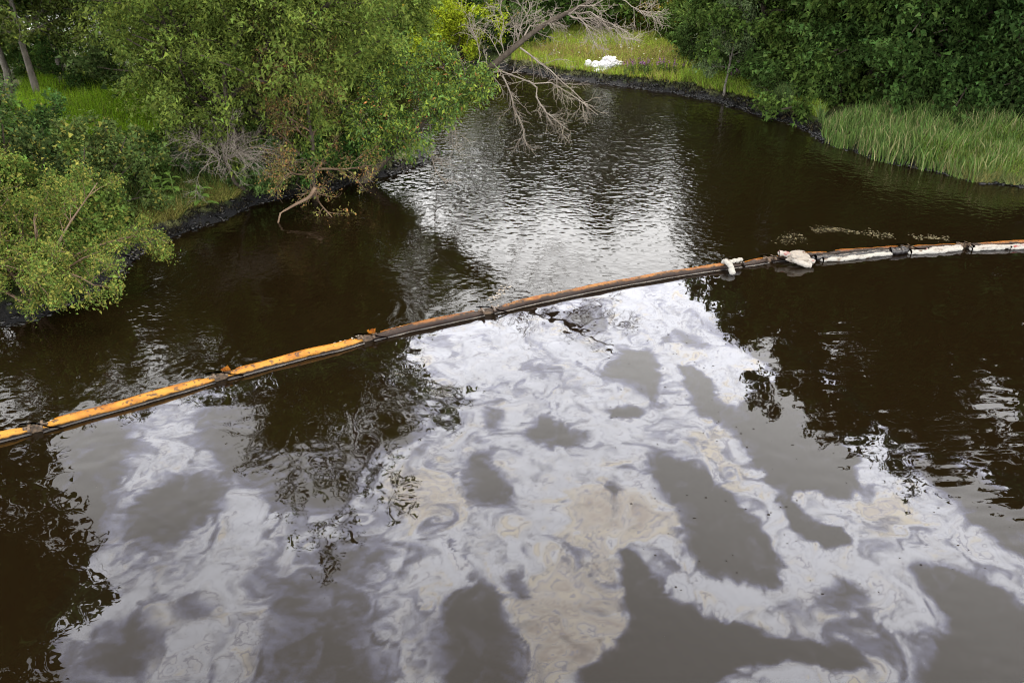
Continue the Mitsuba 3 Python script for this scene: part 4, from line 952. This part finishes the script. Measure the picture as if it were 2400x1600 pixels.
bits = np.stack([rng.uniform(2, 9.5, 160), rng.uniform(9.5, 19, 160)], 1)
tag(add('floating_debris', flecks(bits[np.polyval(FIT, bits[:, 0]) - bits[:, 1] > 1], 0.006, 0.02), 'rope'), 'tiny dark bits floating on the sheen', 'debris', kind='stuff')

# ------------------------------------------------------------------ white bags on the far meadow
scene['white_plastic'] = {'type': 'twosided', 'bsdf': {'type': 'principled', 'base_color': {'type': 'rgb', 'value': (0.5, 0.5, 0.51)}, 'roughness': 0.35, 'specular': 0.5}}
BAGS = [
    ((4.8, 52.77), 0.0, (0.24, 0.2, 0.27), 'upright white bag standing alone left of the pile'),
    ((5.33, 52.38), 0.0, (0.36, 0.34, 0.24), 'leftmost white bag of the pile'),
    ((5.58, 51.95), -0.08, (0.42, 0.3, 0.17), 'white bag at the front foot of the pile'),
    ((5.81, 52.18), 0.05, (0.42, 0.36, 0.28), 'white bag in the middle of the pile'),
    ((6.04, 52.3), 0.26, (0.4, 0.34, 0.24), 'topmost white bag of the pile'),
    ((6.23, 52.16), 0.08, (0.38, 0.36, 0.28), 'white bag on the right shoulder of the pile'),
    ((6.57, 52.34), 0.05, (0.34, 0.3, 0.2), 'rightmost low white bag of the pile'),
]
ball = trimesh.creation.icosphere(3, 1.0)
for i, ((x, y), dz, sz, lab) in enumerate(BAGS):
    key = thing('white_bag', lab, 'bag', 'white bags on the far meadow')
    z = float(height(np.array([[x, y]]))[0]) + dz
    v = np.array(ball.vertices)
    v = np.sign(v) * np.abs(v) ** 0.8
    v = v * (1 + 0.9 * (meshkit.fbm(v * 2.2 + i * 3, 4, i) - 0.5))[:, None] * sz
    v[:, 2] = np.maximum(v[:, 2], -sz[2] * 0.8)
    add('sack', (v + [x, y, z + sz[2] * 0.8], ball.faces), 'white_plastic', key, smooth=True)
x, y = (3.73, 52.91)
zs = float(height(np.array([[x, y]]))[0])
slab = trimesh.creation.box(extents=[0.8, 0.9, 0.12]).subdivide().subdivide()
sv = np.array(slab.vertices)
sv = sv + (meshkit.fbm(sv * 5, 2, 4) - 0.5)[:, None] * 0.08
k = add('flat_stone', (sv + [x, y, zs + 0.08], slab.faces), {'type': 'diffuse', 'reflectance': proc(lambda p, n, uv: mix((0.16, 0.13, 0.11), (0.34, 0.29, 0.26), fbm(p.x * 6, p.y * 6, p.z * 6)))}, smooth=30)
tag(k, 'flat grey stone slab in the grass left of the upright white bag', 'stone')
